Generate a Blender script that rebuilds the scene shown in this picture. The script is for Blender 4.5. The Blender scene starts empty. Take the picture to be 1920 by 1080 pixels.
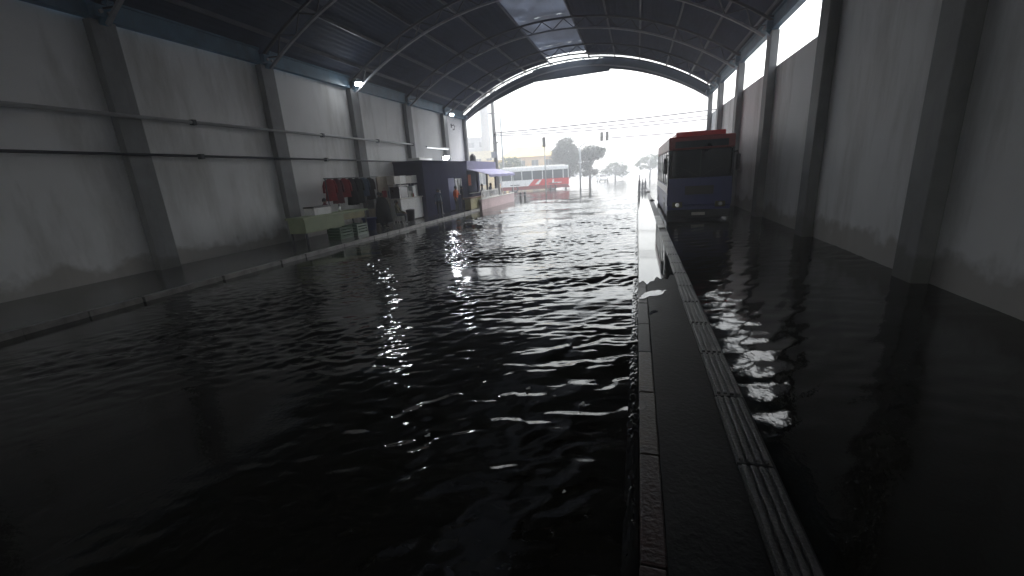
import bpy, bmesh, math, random
import numpy as np
from mathutils import Vector, Matrix

random.seed(7)
rng = np.random.default_rng(11)
SC = bpy.context.scene
COL = SC.collection
R = math.radians

# ------------------------------------------------------------------ camera
F_PX, CAM_H, ROLL, VP = 780.0, 2.3, R(3.5), (1196.0, 313.0)
_c, _s = math.cos(ROLL), math.sin(ROLL)
_vx = (VP[0] - 960) * _c - (VP[1] - 540) * _s
_vy = (VP[0] - 960) * _s + (VP[1] - 540) * _c
PITCH = math.atan(-_vy / F_PX)
YAW = math.atan(_vx * math.cos(PITCH) / F_PX)
FW = Vector((-math.sin(YAW) * math.cos(PITCH), math.cos(YAW) * math.cos(PITCH), -math.sin(PITCH)))
RT = Vector((math.cos(YAW), math.sin(YAW), 0))
UP = RT.cross(FW)
cam_d = bpy.data.cameras.new("camera")
cam_d.sensor_fit = 'HORIZONTAL'
cam_d.sensor_width = 36.0
cam_d.lens = F_PX / 1920 * 36
cam_d.clip_start = 0.05
cam_d.clip_end = 2000
cam = bpy.data.objects.new("camera", cam_d)
COL.objects.link(cam)
# rolled axes: image-right and image-up in world space
XR = RT * _c - UP * _s
YU = RT * _s + UP * _c
M = Matrix((XR, YU, -FW)).transposed().to_4x4()
M.translation = Vector((0, 0, CAM_H))
cam.matrix_world = M
SC.camera = cam

# ------------------------------------------------------------------ sky, sun, exposure
w = bpy.data.worlds.new("World")
SC.world = w
w.use_nodes = True
nt = w.node_tree
nt.nodes.clear()
sky = nt.nodes.new("ShaderNodeTexSky")
sky.sky_type = 'NISHITA'
sky.sun_disc = False
sky.sun_elevation = R(52)
sky.sun_rotation = R(20)
sky.air_density = 2.0
sky.dust_density = 2.0
hsv = nt.nodes.new("ShaderNodeHueSaturation")
hsv.inputs['Saturation'].default_value = 0.36
bg = nt.nodes.new("ShaderNodeBackground")
bg.inputs['Strength'].default_value = 0.15
wo = nt.nodes.new("ShaderNodeOutputWorld")
nt.links.new(sky.outputs[0], hsv.inputs['Color'])
nt.links.new(hsv.outputs[0], bg.inputs['Color'])
nt.links.new(bg.outputs[0], wo.inputs['Surface'])

sd = bpy.data.lights.new("sun", 'SUN')
sd.energy = 1.2
sd.angle = R(25)
sd.color = (1.0, 0.985, 0.965)
sun = bpy.data.objects.new("sun", sd)
COL.objects.link(sun)
_az, _el = R(20), R(52)
sdir = Vector((math.sin(_az) * math.cos(_el), math.cos(_az) * math.cos(_el), math.sin(_el)))
sun.rotation_euler = sdir.to_track_quat('Z', 'Y').to_euler()
sun.location = (0, 0, 60)

SC.view_settings.view_transform = 'Standard'
SC.view_settings.look = 'None'
SC.view_settings.gamma = 1.0
SC.view_settings.use_curve_mapping = False
SC.view_settings.exposure = 1.95
SC.render.engine = 'CYCLES'
SC.cycles.use_denoising = True
SC.cycles.volume_bounces = 2
SC.cycles.max_bounces = 8
SC.cycles.diffuse_bounces = 4
SC.cycles.glossy_bounces = 4
SC.cycles.transmission_bounces = 4
SC.cycles.transparent_max_bounces = 8
SC.cycles.sample_clamp_indirect = 6.0
SC.cycles.caustics_reflective = False
SC.cycles.caustics_refractive = False

# ------------------------------------------------------------------ materials
MATS = {}
def mat(name, col, rough=0.6, metal=0.0, var=0.15, scale=3.0, bump=0.0, bscale=30.0, dirt=None, dirt_amt=0.0,
        spec=0.5, stretch=(1, 1, 1)):
    if name in MATS:
        return MATS[name]
    m = bpy.data.materials.new(name)
    m.use_nodes = True
    t = m.node_tree
    b = t.nodes["Principled BSDF"]
    b.inputs['Roughness'].default_value = rough
    b.inputs['Metallic'].default_value = metal
    b.inputs['Specular IOR Level'].default_value = spec
    tc = t.nodes.new("ShaderNodeTexCoord")
    mp = t.nodes.new("ShaderNodeMapping")
    mp.inputs['Scale'].default_value = stretch
    t.links.new(tc.outputs['Object'], mp.inputs['Vector'])
    n = t.nodes.new("ShaderNodeTexNoise")
    n.inputs['Scale'].default_value = scale
    n.inputs['Detail'].default_value = 6
    t.links.new(mp.outputs[0], n.inputs['Vector'])
    cr = t.nodes.new("ShaderNodeValToRGB")
    cr.color_ramp.elements[0].position = 0.3
    cr.color_ramp.elements[1].position = 0.7
    a = [max(0, c * (1 - var)) for c in col]
    d = [min(1, c * (1 + var)) for c in col]
    cr.color_ramp.elements[0].color = (*a, 1)
    cr.color_ramp.elements[1].color = (*d, 1)
    t.links.new(n.outputs['Fac'], cr.inputs['Fac'])
    out = cr.outputs['Color']
    if dirt:
        n2 = t.nodes.new("ShaderNodeTexNoise")
        n2.inputs['Scale'].default_value = scale * 0.6
        n2.inputs['Detail'].default_value = 9
        n2.inputs['Roughness'].default_value = 0.7
        mp2 = t.nodes.new("ShaderNodeMapping")
        mp2.inputs['Scale'].default_value = (1.6, 1.6, 0.35)
        mp2.inputs['Location'].default_value = (3.1, 7.7, 1.3)
        t.links.new(tc.outputs['Object'], mp2.inputs['Vector'])
        t.links.new(mp2.outputs[0], n2.inputs['Vector'])
        r2 = t.nodes.new("ShaderNodeValToRGB")
        r2.color_ramp.elements[0].position = 0.48
        r2.color_ramp.elements[1].position = 0.72
        r2.color_ramp.elements[1].color = (dirt_amt,) * 3 + (1,)
        t.links.new(n2.outputs['Fac'], r2.inputs['Fac'])
        mx = t.nodes.new("ShaderNodeMix")
        mx.data_type = 'RGBA'
        t.links.new(r2.outputs[0], mx.inputs['Factor'])
        t.links.new(out, mx.inputs['A'])
        mx.inputs['B'].default_value = (*dirt, 1)
        out = mx.outputs['Result']
    t.links.new(out, b.inputs['Base Color'])
    if bump:
        n3 = t.nodes.new("ShaderNodeTexNoise")
        n3.inputs['Scale'].default_value = bscale
        n3.inputs['Detail'].default_value = 4
        t.links.new(tc.outputs['Object'], n3.inputs['Vector'])
        bp = t.nodes.new("ShaderNodeBump")
        bp.inputs['Strength'].default_value = bump
        bp.inputs['Distance'].default_value = 0.02
        t.links.new(n3.outputs['Fac'], bp.inputs['Height'])
        t.links.new(bp.outputs[0], b.inputs['Normal'])
    MATS[name] = m
    return m

def tide_mark(name, level, col, amt):
    """uneven damp stain left by the flood at the foot of a wall"""
    t = MATS[name].node_tree
    b = t.nodes["Principled BSDF"]
    src = b.inputs['Base Color'].links[0].from_socket
    tc = t.nodes.new("ShaderNodeTexCoord")
    sx = t.nodes.new("ShaderNodeSeparateXYZ")
    t.links.new(tc.outputs['Object'], sx.inputs[0])
    n = t.nodes.new("ShaderNodeTexNoise")
    n.inputs['Scale'].default_value = 1.4
    n.inputs['Detail'].default_value = 8
    t.links.new(tc.outputs['Object'], n.inputs['Vector'])
    ma = t.nodes.new("ShaderNodeMath")
    ma.operation = 'MULTIPLY_ADD'
    ma.inputs[1].default_value = -1.3
    t.links.new(n.outputs['Fac'], ma.inputs[0])
    t.links.new(sx.outputs['Z'], ma.inputs[2])
    mr = t.nodes.new("ShaderNodeMapRange")
    mr.inputs['From Min'].default_value = level - .65 - .12
    mr.inputs['From Max'].default_value = level - .65 + .12
    mr.inputs['To Min'].default_value = amt
    mr.inputs['To Max'].default_value = 0.0
    t.links.new(ma.outputs[0], mr.inputs['Value'])
    mx = t.nodes.new("ShaderNodeMix")
    mx.data_type = 'RGBA'
    t.links.new(mr.outputs[0], mx.inputs['Factor'])
    t.links.new(src, mx.inputs['A'])
    mx.inputs['B'].default_value = (*col, 1)
    t.links.new(mx.outputs['Result'], b.inputs['Base Color'])

def glow(name, col, strength):
    m = bpy.data.materials.new(name)
    m.use_nodes = True
    t = m.node_tree
    b = t.nodes["Principled BSDF"]
    b.inputs['Emission Color'].default_value = (*col, 1)
    b.inputs['Emission Strength'].default_value = strength
    MATS[name] = m
    return m

def glass_mat(name, col, rough=0.06):
    return mat(name, col, rough, 0.0, 0.2, 1.5, spec=0.7)

def water_mat(name, murk, bump_s, bscale):
    m = bpy.data.materials.new(name)
    m.use_nodes = True
    t = m.node_tree
    b = t.nodes["Principled BSDF"]
    b.inputs['Base Color'].default_value = (*murk, 1)
    b.inputs['Roughness'].default_value = 0.05
    b.inputs['IOR'].default_value = 1.33
    tc = t.nodes.new("ShaderNodeTexCoord")
    n = t.nodes.new("ShaderNodeTexNoise")
    n.inputs['Scale'].default_value = bscale
    n.inputs['Detail'].default_value = 3
    t.links.new(tc.outputs['Object'], n.inputs['Vector'])
    bp = t.nodes.new("ShaderNodeBump")
    bp.inputs['Strength'].default_value = bump_s
    bp.inputs['Distance'].default_value = 0.01
    t.links.new(n.outputs['Fac'], bp.inputs['Height'])
    t.links.new(bp.outputs[0], b.inputs['Normal'])
    MATS[name] = m
    return m

mat('asphalt', (0.05, 0.05, 0.052), 0.45, bump=0.5, bscale=60)
mat('pavement', (0.09, 0.088, 0.085), 0.14, var=0.35, scale=1.3, bump=0.3, dirt=(0.05, 0.05, 0.05), dirt_amt=0.7)
mat('kerb', (0.22, 0.21, 0.2), 0.35, var=0.3, scale=4, bump=0.6, bscale=40, dirt=(0.05, 0.05, 0.045), dirt_amt=0.8)
mat('kerb_wet', (0.022, 0.022, 0.022), 0.4, spec=0.2, var=0.3, scale=4, bump=0.3, bscale=40)
mat('guide_tile_wet', (0.10, 0.098, 0.095), 0.3, var=0.35, scale=5, bump=0.5, bscale=40, dirt=(0.03, 0.03, 0.028), dirt_amt=0.8)
mat('kerb_yellow', (0.05, 0.024, 0.006), 0.4, var=0.35, scale=5, bump=0.5, dirt=(0.06, 0.04, 0.03), dirt_amt=0.9)
mat('kerb_red', (0.04, 0.011, 0.01), 0.4, var=0.35, scale=5, bump=0.5, dirt=(0.05, 0.03, 0.03), dirt_amt=0.9)
mat('platform_concrete', (0.018, 0.018, 0.019), 0.5, spec=0.15, var=0.35, scale=2.2, bump=0.35, bscale=25)
mat('wall_white', (0.78, 0.78, 0.78), 0.7, var=0.05, scale=0.8, bump=0.15, bscale=15, dirt=(0.42, 0.41, 0.38), dirt_amt=0.8)
mat('column_grey', (0.2, 0.205, 0.21), 0.7, var=0.15, scale=2, bump=0.2, dirt=(0.1, 0.1, 0.1), dirt_amt=0.6)
tide_mark('wall_white', 0.55, (0.26, 0.235, 0.2), 0.65)
tide_mark('column_grey', 0.5, (0.08, 0.075, 0.065), 0.6)
mat('steel_blue', (0.07, 0.16, 0.24), 0.5, var=0.2, scale=2, dirt=(0.05, 0.07, 0.09), dirt_amt=0.6)
mat('roof_sheet', (0.026, 0.042, 0.082), 0.75, var=0.15, scale=1.2, spec=0.15, dirt=(0.018, 0.026, 0.044), dirt_amt=0.6)
mat('steel_dark', (0.025, 0.03, 0.04), 0.5, var=0.2)
mat('purlin_grey', (0.075, 0.085, 0.11), 0.5, var=0.2)
mat('steel_light', (0.30, 0.31, 0.34), 0.45, var=0.15, dirt=(0.12, 0.12, 0.13), dirt_amt=0.5)
mat('fascia', (0.045, 0.06, 0.09), 0.6, var=0.2, scale=1.0, dirt=(0.04, 0.045, 0.055), dirt_amt=0.6)
mat('white_paint', (0.75, 0.75, 0.74), 0.4, var=0.05, dirt=(0.45, 0.44, 0.42), dirt_amt=0.4)
mat('off_white', (0.58, 0.56, 0.52), 0.5, var=0.1, dirt=(0.3, 0.28, 0.25), dirt_amt=0.5)
mat('navy', (0.009, 0.010, 0.05), 0.8, spec=0.08, var=0.2, scale=1.5, dirt=(0.012, 0.013, 0.035), dirt_amt=0.5)
mat('purple_band', (0.09, 0.085, 0.19), 0.5, var=0.15)
mat('awning_cloth', (0.2, 0.195, 0.33), 0.7, var=0.1)
mat('pink_wall', (0.52, 0.40, 0.41), 0.6, var=0.12, scale=2, dirt=(0.3, 0.23, 0.23), dirt_amt=0.5)
mat('olive', (0.30, 0.27, 0.13), 0.6, var=0.2)
mat('beige', (0.42, 0.36, 0.27), 0.6, var=0.15, dirt=(0.25, 0.2, 0.15), dirt_amt=0.5)
mat('pale_green', (0.26, 0.31, 0.17), 0.5, var=0.1)
mat('green_plastic', (0.012, 0.07, 0.022), 0.4, var=0.15)
mat('black_plastic', (0.015, 0.015, 0.017), 0.4, var=0.2)
mat('rubber', (0.02, 0.02, 0.02), 0.8, var=0.2)
mat('brown_wood', (0.16, 0.09, 0.06), 0.6, var=0.25, stretch=(1, 1, 6))
glass_mat('dark_glass', (0.02, 0.024, 0.028))
glass_mat('window_glass', (0.055, 0.07, 0.075))
mat('bus_red', (0.55, 0.022, 0.02), 0.3, var=0.08, dirt=(0.35, 0.03, 0.028), dirt_amt=0.4)
mat('bus_white', (0.78, 0.78, 0.77), 0.3, var=0.04, dirt=(0.5, 0.48, 0.46), dirt_amt=0.4)
mat('bus_blue', (0.03, 0.04, 0.17), 0.35, var=0.1)
mat('bus_darkred', (0.22, 0.018, 0.018), 0.35, var=0.15)
mat('chrome', (0.6, 0.6, 0.6), 0.2, 1.0, 0.1)
mat('concrete_pole', (0.22, 0.215, 0.21), 0.8, var=0.15, bump=0.2)
mat('galvanised', (0.3, 0.31, 0.32), 0.5, 0.4, 0.15)
mat('yellow_render', (0.62, 0.44, 0.16), 0.8, var=0.1, scale=0.6, dirt=(0.4, 0.3, 0.14), dirt_amt=0.5)
mat('orange_render', (0.5, 0.33, 0.15), 0.8, var=0.1, scale=0.6)
mat('cream_render', (0.55, 0.50, 0.36), 0.8, var=0.1, scale=0.6)
mat('grey_render', (0.3, 0.3, 0.3), 0.8, var=0.1, scale=0.6)
mat('bark', (0.07, 0.055, 0.045), 0.9, var=0.3, scale=6)
mat('leaf_dark', (0.03, 0.05, 0.022), 0.6, var=0.4, scale=0.8)
mat('leaf_mid', (0.065, 0.10, 0.04), 0.6, var=0.4, scale=0.8)
mat('skin', (0.30, 0.17, 0.11), 0.55, var=0.08)
mat('hair_black', (0.012, 0.010, 0.009), 0.6, var=0.2)
mat('cloth_black', (0.006, 0.006, 0.008), 0.8, spec=0.1, var=0.3, scale=8)
mat('cloth_dark', (0.03, 0.03, 0.035), 0.85, spec=0.1, var=0.3, scale=8)
mat('cloth_denim', (0.08, 0.11, 0.17), 0.85, spec=0.1, var=0.25, scale=8)
mat('cloth_grey', (0.22, 0.23, 0.26), 0.85, spec=0.1, var=0.2, scale=8)
mat('cloth_white', (0.62, 0.62, 0.62), 0.85, spec=0.1, var=0.1, scale=8)
mat('cloth_orange', (0.65, 0.13, 0.04), 0.8, spec=0.1, var=0.15, scale=8)
mat('cloth_red', (0.30, 0.025, 0.03), 0.85, spec=0.1, var=0.2, scale=8)
mat('cloth_maroon', (0.12, 0.02, 0.03), 0.85, spec=0.1, var=0.2, scale=8)
mat('cloth_olive', (0.12, 0.11, 0.06), 0.85, spec=0.1, var=0.2, scale=8)
mat('signal_black', (0.03, 0.032, 0.03), 0.5, var=0.2)
mat('signal_lens', (0.10, 0.09, 0.05), 0.25, var=0.2)
mat('stone_lump', (0.06, 0.055, 0.05), 0.8, var=0.3, scale=12, bump=0.6)
mat('pipe_grey', (0.42, 0.43, 0.44), 0.45, var=0.1)
glow('flood_lens', (0.93, 0.97, 1.0), 60.0)
glow('tube_lens', (0.9, 0.96, 1.0), 0.5)
water_mat('flood_water', (0.011, 0.0095, 0.0055), 0.12, 22)
water_mat('wash_water', (0.02, 0.019, 0.016), 0.1, 40)
water_mat('puddle_water', (0.02, 0.019, 0.018), 0.02, 3)
water_mat('street_water', (0.03, 0.029, 0.027), 0.6, 9)

# translucent skylight sheet
m = bpy.data.materials.new('skylight_sheet')
m.use_nodes = True
t = m.node_tree
b = t.nodes["Principled BSDF"]
b.inputs['Base Color'].default_value = (0.16, 0.17, 0.2, 1)
b.inputs['Roughness'].default_value = 0.5
tr = t.nodes.new("ShaderNodeBsdfTranslucent")
tr.inputs['Color'].default_value = (0.5, 0.54, 0.62, 1)
n = t.nodes.new("ShaderNodeTexNoise")
n.inputs['Scale'].default_value = 0.9
n.inputs['Detail'].default_value = 8
cr = t.nodes.new("ShaderNodeValToRGB")
cr.color_ramp.elements[0].position = 0.35
cr.color_ramp.elements[0].color = (0.2, 0.2, 0.2, 1)
cr.color_ramp.elements[1].position = 0.7
cr.color_ramp.elements[1].color = (0.37, 0.37, 0.37, 1)
tc = t.nodes.new("ShaderNodeTexCoord")
t.links.new(tc.outputs['Object'], n.inputs['Vector'])
t.links.new(n.outputs['Fac'], cr.inputs['Fac'])
mx = t.nodes.new("ShaderNodeMixShader")
t.links.new(cr.outputs[0], mx.inputs[0])
t.links.new(b.outputs[0], mx.inputs[1])
t.links.new(tr.outputs[0], mx.inputs[2])
t.links.new(mx.outputs[0], t.nodes['Material Output'].inputs['Surface'])
MATS['skylight_sheet'] = m

# ------------------------------------------------------------------ helpers
class MB:
    """collects shapes, built as one mesh object"""
    def __init__(s):
        s.v, s.f, s.sm = [], [], []
    def add(s, vs, fs, smooth=False):
        o = len(s.v)
        s.v += [tuple(v) for v in vs]
        s.f += [tuple(i + o for i in f) for f in fs]
        s.sm += [smooth] * len(fs)
        return s
    def box(s, x0, x1, y0, y1, z0, z1, bev=0.0):
        if bev <= 0:
            vs = [(x, y, z) for z in (z0, z1) for y in (y0, y1) for x in (x0, x1)]
            return s.add(vs, [(0, 2, 3, 1), (4, 5, 7, 6), (0, 1, 5, 4), (2, 6, 7, 3), (0, 4, 6, 2), (1, 3, 7, 5)])
        bm = bmesh.new()
        bmesh.ops.create_cube(bm, size=1)
        for v in bm.verts:
            v.co = Vector(((x0 + x1) / 2 + v.co.x * (x1 - x0), (y0 + y1) / 2 + v.co.y * (y1 - y0), (z0 + z1) / 2 + v.co.z * (z1 - z0)))
        bmesh.ops.bevel(bm, geom=bm.edges[:], offset=bev, segments=2, affect='EDGES', profile=0.5)
        bm.verts.index_update()
        s.add([v.co[:] for v in bm.verts], [[v.index for v in f.verts] for f in bm.faces])
        bm.free()
        return s
    def tube(s, pts, rad, n=8, cap=True):
        pts = [Vector(p) for p in pts]
        rads = rad if isinstance(rad, (list, tuple)) else [rad] * len(pts)
        rings = []
        for i, p in enumerate(pts):
            d = (pts[min(i + 1, len(pts) - 1)] - pts[max(i - 1, 0)]).normalized()
            a = Vector((0, 0, 1)) if abs(d.z) < 0.9 else Vector((1, 0, 0))
            e1 = d.cross(a).normalized()
            e2 = d.cross(e1)
            rings.append([p + (e1 * math.cos(2 * math.pi * k / n) + e2 * math.sin(2 * math.pi * k / n)) * rads[i] for k in range(n)])
        vs = [v for r in rings for v in r]
        fs = []
        for i in range(len(pts) - 1):
            for k in range(n):
                k2 = (k + 1) % n
                fs.append((i * n + k, i * n + k2, (i + 1) * n + k2, (i + 1) * n + k))
        s.add(vs, fs, True)
        if cap:
            o = len(s.v) - len(vs)
            s.f.append(tuple(o + k for k in range(n - 1, -1, -1)))
            s.f.append(tuple(o + (len(pts) - 1) * n + k for k in range(n)))
            s.sm += [False, False]
        return s
    def bar(s, p, q, wd, ht):
        """rectangular bar from p to q"""
        p, q = Vector(p), Vector(q)
        d = (q - p).normalized()
        a = Vector((0, 0, 1)) if abs(d.z) < 0.95 else Vector((0, 1, 0))
        e1 = d.cross(a).normalized() * wd / 2
        e2 = d.cross(e1).normalized() * ht / 2
        vs = []
        for c in (p, q):
            vs += [c - e1 - e2, c + e1 - e2, c + e1 + e2, c - e1 + e2]
        return s.add(vs, [(0, 3, 2, 1), (4, 5, 6, 7), (0, 1, 5, 4), (1, 2, 6, 5), (2, 3, 7, 6), (3, 0, 4, 7)])
    def prism(s, prof, ax, a0, a1):
        """2-D profile extruded along axis ax ('x','y','z')"""
        n = len(prof)
        def P(p, a):
            return {'x': (a, p[0], p[1]), 'y': (p[0], a, p[1]), 'z': (p[0], p[1], a)}[ax]
        vs = [P(p, a0) for p in prof] + [P(p, a1) for p in prof]
        fs = [tuple(range(n - 1, -1, -1)), tuple(range(n, 2 * n))]
        fs += [(i, (i + 1) % n, n + (i + 1) % n, n + i) for i in range(n)]
        return s.add(vs, fs)
    def lathe(s, prof, c=(0, 0, 0), n=16):
        c = Vector(c)
        vs = [c + Vector((r * math.cos(2 * math.pi * k / n), r * math.sin(2 * math.pi * k / n), z)) for r, z in prof for k in range(n)]
        fs = []
        for i in range(len(prof) - 1):
            for k in range(n):
                k2 = (k + 1) % n
                fs.append((i * n + k, i * n + k2, (i + 1) * n + k2, (i + 1) * n + k))
        s.add(vs, fs, True)
        o = len(s.v) - len(vs)
        s.f.append(tuple(o + k for k in range(n - 1, -1, -1)))
        s.f.append(tuple(o + (len(prof) - 1) * n + k for k in range(n)))
        s.sm += [False, False]
        return s
    def mesh(s, name, m):
        me = bpy.data.meshes.new(name)
        me.from_pydata(s.v, [], s.f)
        me.polygons.foreach_set('use_smooth', s.sm)
        me.materials.append(MATS[m] if isinstance(m, str) else m)
        bm = bmesh.new()
        bm.from_mesh(me)
        bmesh.ops.recalc_face_normals(bm, faces=bm.faces[:])
        bm.to_mesh(me)
        bm.free()
        me.update()
        return me
    def build(s, name, m, parent=None, loc=None):
        return link(name, s.mesh(name, m), parent, loc)

def link(name, me, parent=None, loc=None):
    o = bpy.data.objects.new(name, me)
    COL.objects.link(o)
    if parent is not None:
        o.parent = parent
    if loc is not None:
        o.location = loc
    return o

def tag(o, label, cat, group=None):
    o['label'] = label
    o['category'] = cat
    if group:
        o['group'] = group
    return o

def thing(name, label, cat, loc=(0, 0, 0), rz=0.0, group=None):
    o = bpy.data.objects.new(name, None)
    COL.objects.link(o)
    o.empty_display_size = 0.3
    o.location = loc
    o.rotation_euler = (0, 0, rz)
    return tag(o, label, cat, group)

def structure(o, kind='structure'):
    o['kind'] = kind
    return o

def copy_tree(o, parent=None):
    c = o.copy()
    COL.objects.link(c)
    c.parent = parent
    for ch in list(o.children):
        copy_tree(ch, c)
    return c

# ------------------------------------------------------------------ ground and water
WALL_L, WALL_R = -14.2, 5.0          # inner faces of the shed's side walls
END_Y, BACK_Y = 35.1, -30.0          # mouth of the shed, far end behind the camera
KERB_X = -10.7                       # edge of the left pavement
PLAT0, PLAT1 = 0.05, 1.02            # island platform
PZ = 0.10

structure(MB().add([(-260, -120, -0.2), (260, -120, -0.2), (260, 330, -0.2), (-260, 330, -0.2)], [(0, 1, 2, 3)]).build('ground', 'asphalt'))

def wave_height(X, Y):
    """standing height of the flood water: ripples running towards the camera, slanted wake fronts"""
    z = np.zeros_like(X)
    r = np.random.default_rng(5)
    # slow envelope so the ripples come in patches
    env = np.zeros_like(X)
    for k in range(9):
        a = r.uniform(0, 2 * math.pi)
        l = r.uniform(3.0, 8.0)
        env += np.cos(2 * math.pi * (X * math.cos(a) + Y * math.sin(a)) / l + r.uniform(0, 6.28))
    env = np.clip(0.72 + env / 4.6, 0.06, 1.6)
    for k in range(54):
        lam = math.exp(r.uniform(math.log(0.13), math.log(0.62)))
        ang = math.radians(90 + 27 + r.normal(0, 27))
        amp = 0.0040 * lam ** 0.9 * r.uniform(0.5, 1.4)
        ph = 2 * math.pi * (X * math.cos(ang) + Y * math.sin(ang)) / lam + r.uniform(0, 6.28)
        # phase wobble makes crests short and bent
        ph = ph + 0.9 * np.sin(2 * math.pi * (X * 0.31 - Y * 0.17) / 1.9 + k) + 0.6 * np.sin(2 * math.pi * (X * 0.6 + Y * 0.2) / 1.1 + 2 * k)
        z += amp * (np.sin(ph) + 0.25 * np.cos(2 * ph))
    z *= env
    # longer swell
    for lam, deg, amp in ((2.6, 104, 0.0055), (1.7, 96, 0.0035), (3.9, 112, 0.006), (1.25, 118, 0.0022)):
        a = math.radians(deg)
        z += amp * np.sin(2 * math.pi * (X * math.cos(a) + Y * math.sin(a)) / lam + 0.8 * np.sin(X * 0.7 + lam) + lam * 3)
    # a wake front that breaks across the lane, and another farther off
    for x0, y0, ang, wd, hh in ((-1.0, 9.0, 8, 0.26, 0.034), (-3.2, 13.0, 22, 0.11, 0.020), (-1.9, 19.5, 12, 0.14, 0.03), (-1.2, 10.2, 14, 0.2, 0.02)):
        a = math.radians(ang)
        dd = (Y - y0) * math.cos(a) - (X - x0) * math.sin(a) + 0.10 * np.sin(X * 2.3) + 0.05 * np.sin(X * 5.1 + 1)
        ll = (X - x0) * math.cos(a) + (Y - y0) * math.sin(a)
        z += hh * np.exp(-(dd / wd) ** 2) * np.exp(-(ll / (1.7 if hh < 0.029 or hh > 0.031 else 0.7)) ** 4)
    # calmer close to the camera and by the left pavement
    calm = np.clip((Y - 1.2) / 2.9, 0.25, 1.0) * np.clip((X - KERB_X) / 3.0, 0.30, 1.0)
    # choppy wash along the platform kerb
    return z * calm

def grid_mesh(name, xs, ys, zf, m):
    X, Y = np.meshgrid(xs, ys)
    Z = zf(X, Y)
    nx, ny = len(xs), len(ys)
    co = np.stack([X, Y, Z], -1).reshape(-1, 3).astype(np.float32)
    i = np.arange(ny - 1)[:, None] * nx + np.arange(nx - 1)[None, :]
    q = np.stack([i, i + 1, i + nx + 1, i + nx], -1).reshape(-1, 4)
    me = bpy.data.meshes.new(name)
    me.vertices.add(len(co))
    me.vertices.foreach_set('co', co.ravel())
    me.loops.add(q.size)
    me.loops.foreach_set('vertex_index', q.ravel().astype(np.int32))
    me.polygons.add(len(q))
    me.polygons.foreach_set('loop_start', (np.arange(len(q)) * 4).astype(np.int32))
    me.polygons.foreach_set('loop_total', np.full(len(q), 4, np.int32))
    me.polygons.foreach_set('use_smooth', np.ones(len(q), bool))
    me.materials.append(MATS[m])
    me.update(calc_edges=True)
    me.validate()
    return link(name, me)

ys = [1.0]
while ys[-1] < 36.0:
    ys.append(ys[-1] + 0.028 + 0.0022 * max(0, ys[-1] - 5))
ys = np.array(ys)
ys[-1] = 36.0
flood = grid_mesh('flood_water', np.arange(KERB_X - 0.2, PLAT0 + 0.06, 0.036), ys, wave_height, 'flood_water')
structure(flood)
lane = grid_mesh('flood_water', np.arange(PLAT1 - 0.05, WALL_R + 0.3, 0.06), np.arange(1.0, 36.01, 0.07),
                 lambda X, Y: 0.35 * wave_height(X - 9, Y) + 0.0, 'flood_water')
structure(lane)
structure(MB().add([(WALL_L - 0.3, BACK_Y - 20, -0.004), (WALL_R + 0.3, BACK_Y - 20, -0.004), (WALL_R + 0.3, 1.0, -0.004), (WALL_L - 0.3, 1.0, -0.004)],
                   [(0, 1, 2, 3)]).build('flood_water', 'flood_water'))
def street_wave(X, Y):
    r = np.random.default_rng(9)
    z = np.zeros_like(X)
    for k in range(16):
        lam = r.uniform(1.6, 5.0)
        a = math.radians(90 + r.normal(0, 30))
        z += 0.0014 * lam * np.sin(2 * math.pi * (X * math.cos(a) + Y * math.sin(a)) / lam + r.uniform(0, 6.28))
    return z - 0.004
structure(grid_mesh('street_water', np.arange(-70, 70.1, 0.5), np.arange(36.0, 110, 0.4), street_wave, 'street_water'))

# choppy wash along the platform kerb
def wash(X, Y):
    r = np.random.default_rng(3)
    z = 0.010 + 0.011 * r.normal(0, 1, X.shape)
    z = (z + np.roll(z, 1, 0) + np.roll(z, -1, 0) * 0.5) / 2.5
    return z * np.clip(1.2 - np.abs(X + 0.0) / 0.05, 0, 1) * (0.5 + 0.5 * np.sin(Y * 3.1) ** 2)
ws = grid_mesh('kerb_wash', np.arange(-0.05, 0.056, 0.011), np.arange(1.0, 30, 0.02), wash, 'wash_water')
structure(ws, 'stuff')
ws.location.z = 0.008

# left pavement with kerb stones
pv = structure(MB().box(WALL_L - 0.3, KERB_X - 0.16, BACK_Y, 36.2, -0.25, 0.115).build('pavement', 'pavement'))
kb = MB().box(KERB_X - 0.155, KERB_X, 0, 0.985, -0.25, 0.125, 0.015).mesh('kerb_stone', 'kerb')
for i in range(35):
    o = link('kerb_stone', kb, pv, (0, 1.3 + i * 1.0, random.uniform(-0.004, 0.004)))
    o.rotation_euler.z = random.uniform(-0.004, 0.004)
# island platform
pf = structure(MB().box(PLAT0 + 0.16, PLAT1, BACK_Y, 62, -0.25, PZ).build('platform', 'platform_concrete'))
kms = [MB().box(PLAT0 + 0.005, PLAT0 + 0.155, 0, 0.988, -0.25, PZ - 0.002, 0.012).mesh('kerb_stone', k) for k in ('kerb_wet', 'kerb_yellow', 'kerb_red')]
for i in range(60):
    y = 1.0 + i
    me = kms[0] if y > 4 else (kms[1] if y >= 2.4 else kms[2])
    o = link('kerb_stone', me, pf, (random.uniform(-0.004, 0.004), y, random.uniform(-0.006, 0.0)))
# ribbed guide tiles
gt = MB()
gt.box(0.76, 1.0, 0, 0.97, PZ + 0.002, PZ + 0.02)
for k in range(4):
    gt.box(0.775 + k * 0.058, 0.81 + k * 0.058, 0.02, 0.95, PZ + 0.02, PZ + 0.045, 0.006)
gtm = gt.mesh('guide_tile', 'guide_tile_wet')
for i in range(22):
    if i == 17:
        continue
    o = link('guide_tile', gtm, pf, (random.uniform(-0.006, 0.006), -2.0 + i * 1.0, 0))
    o.rotation_euler.z = random.uniform(-0.006, 0.006)
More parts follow.
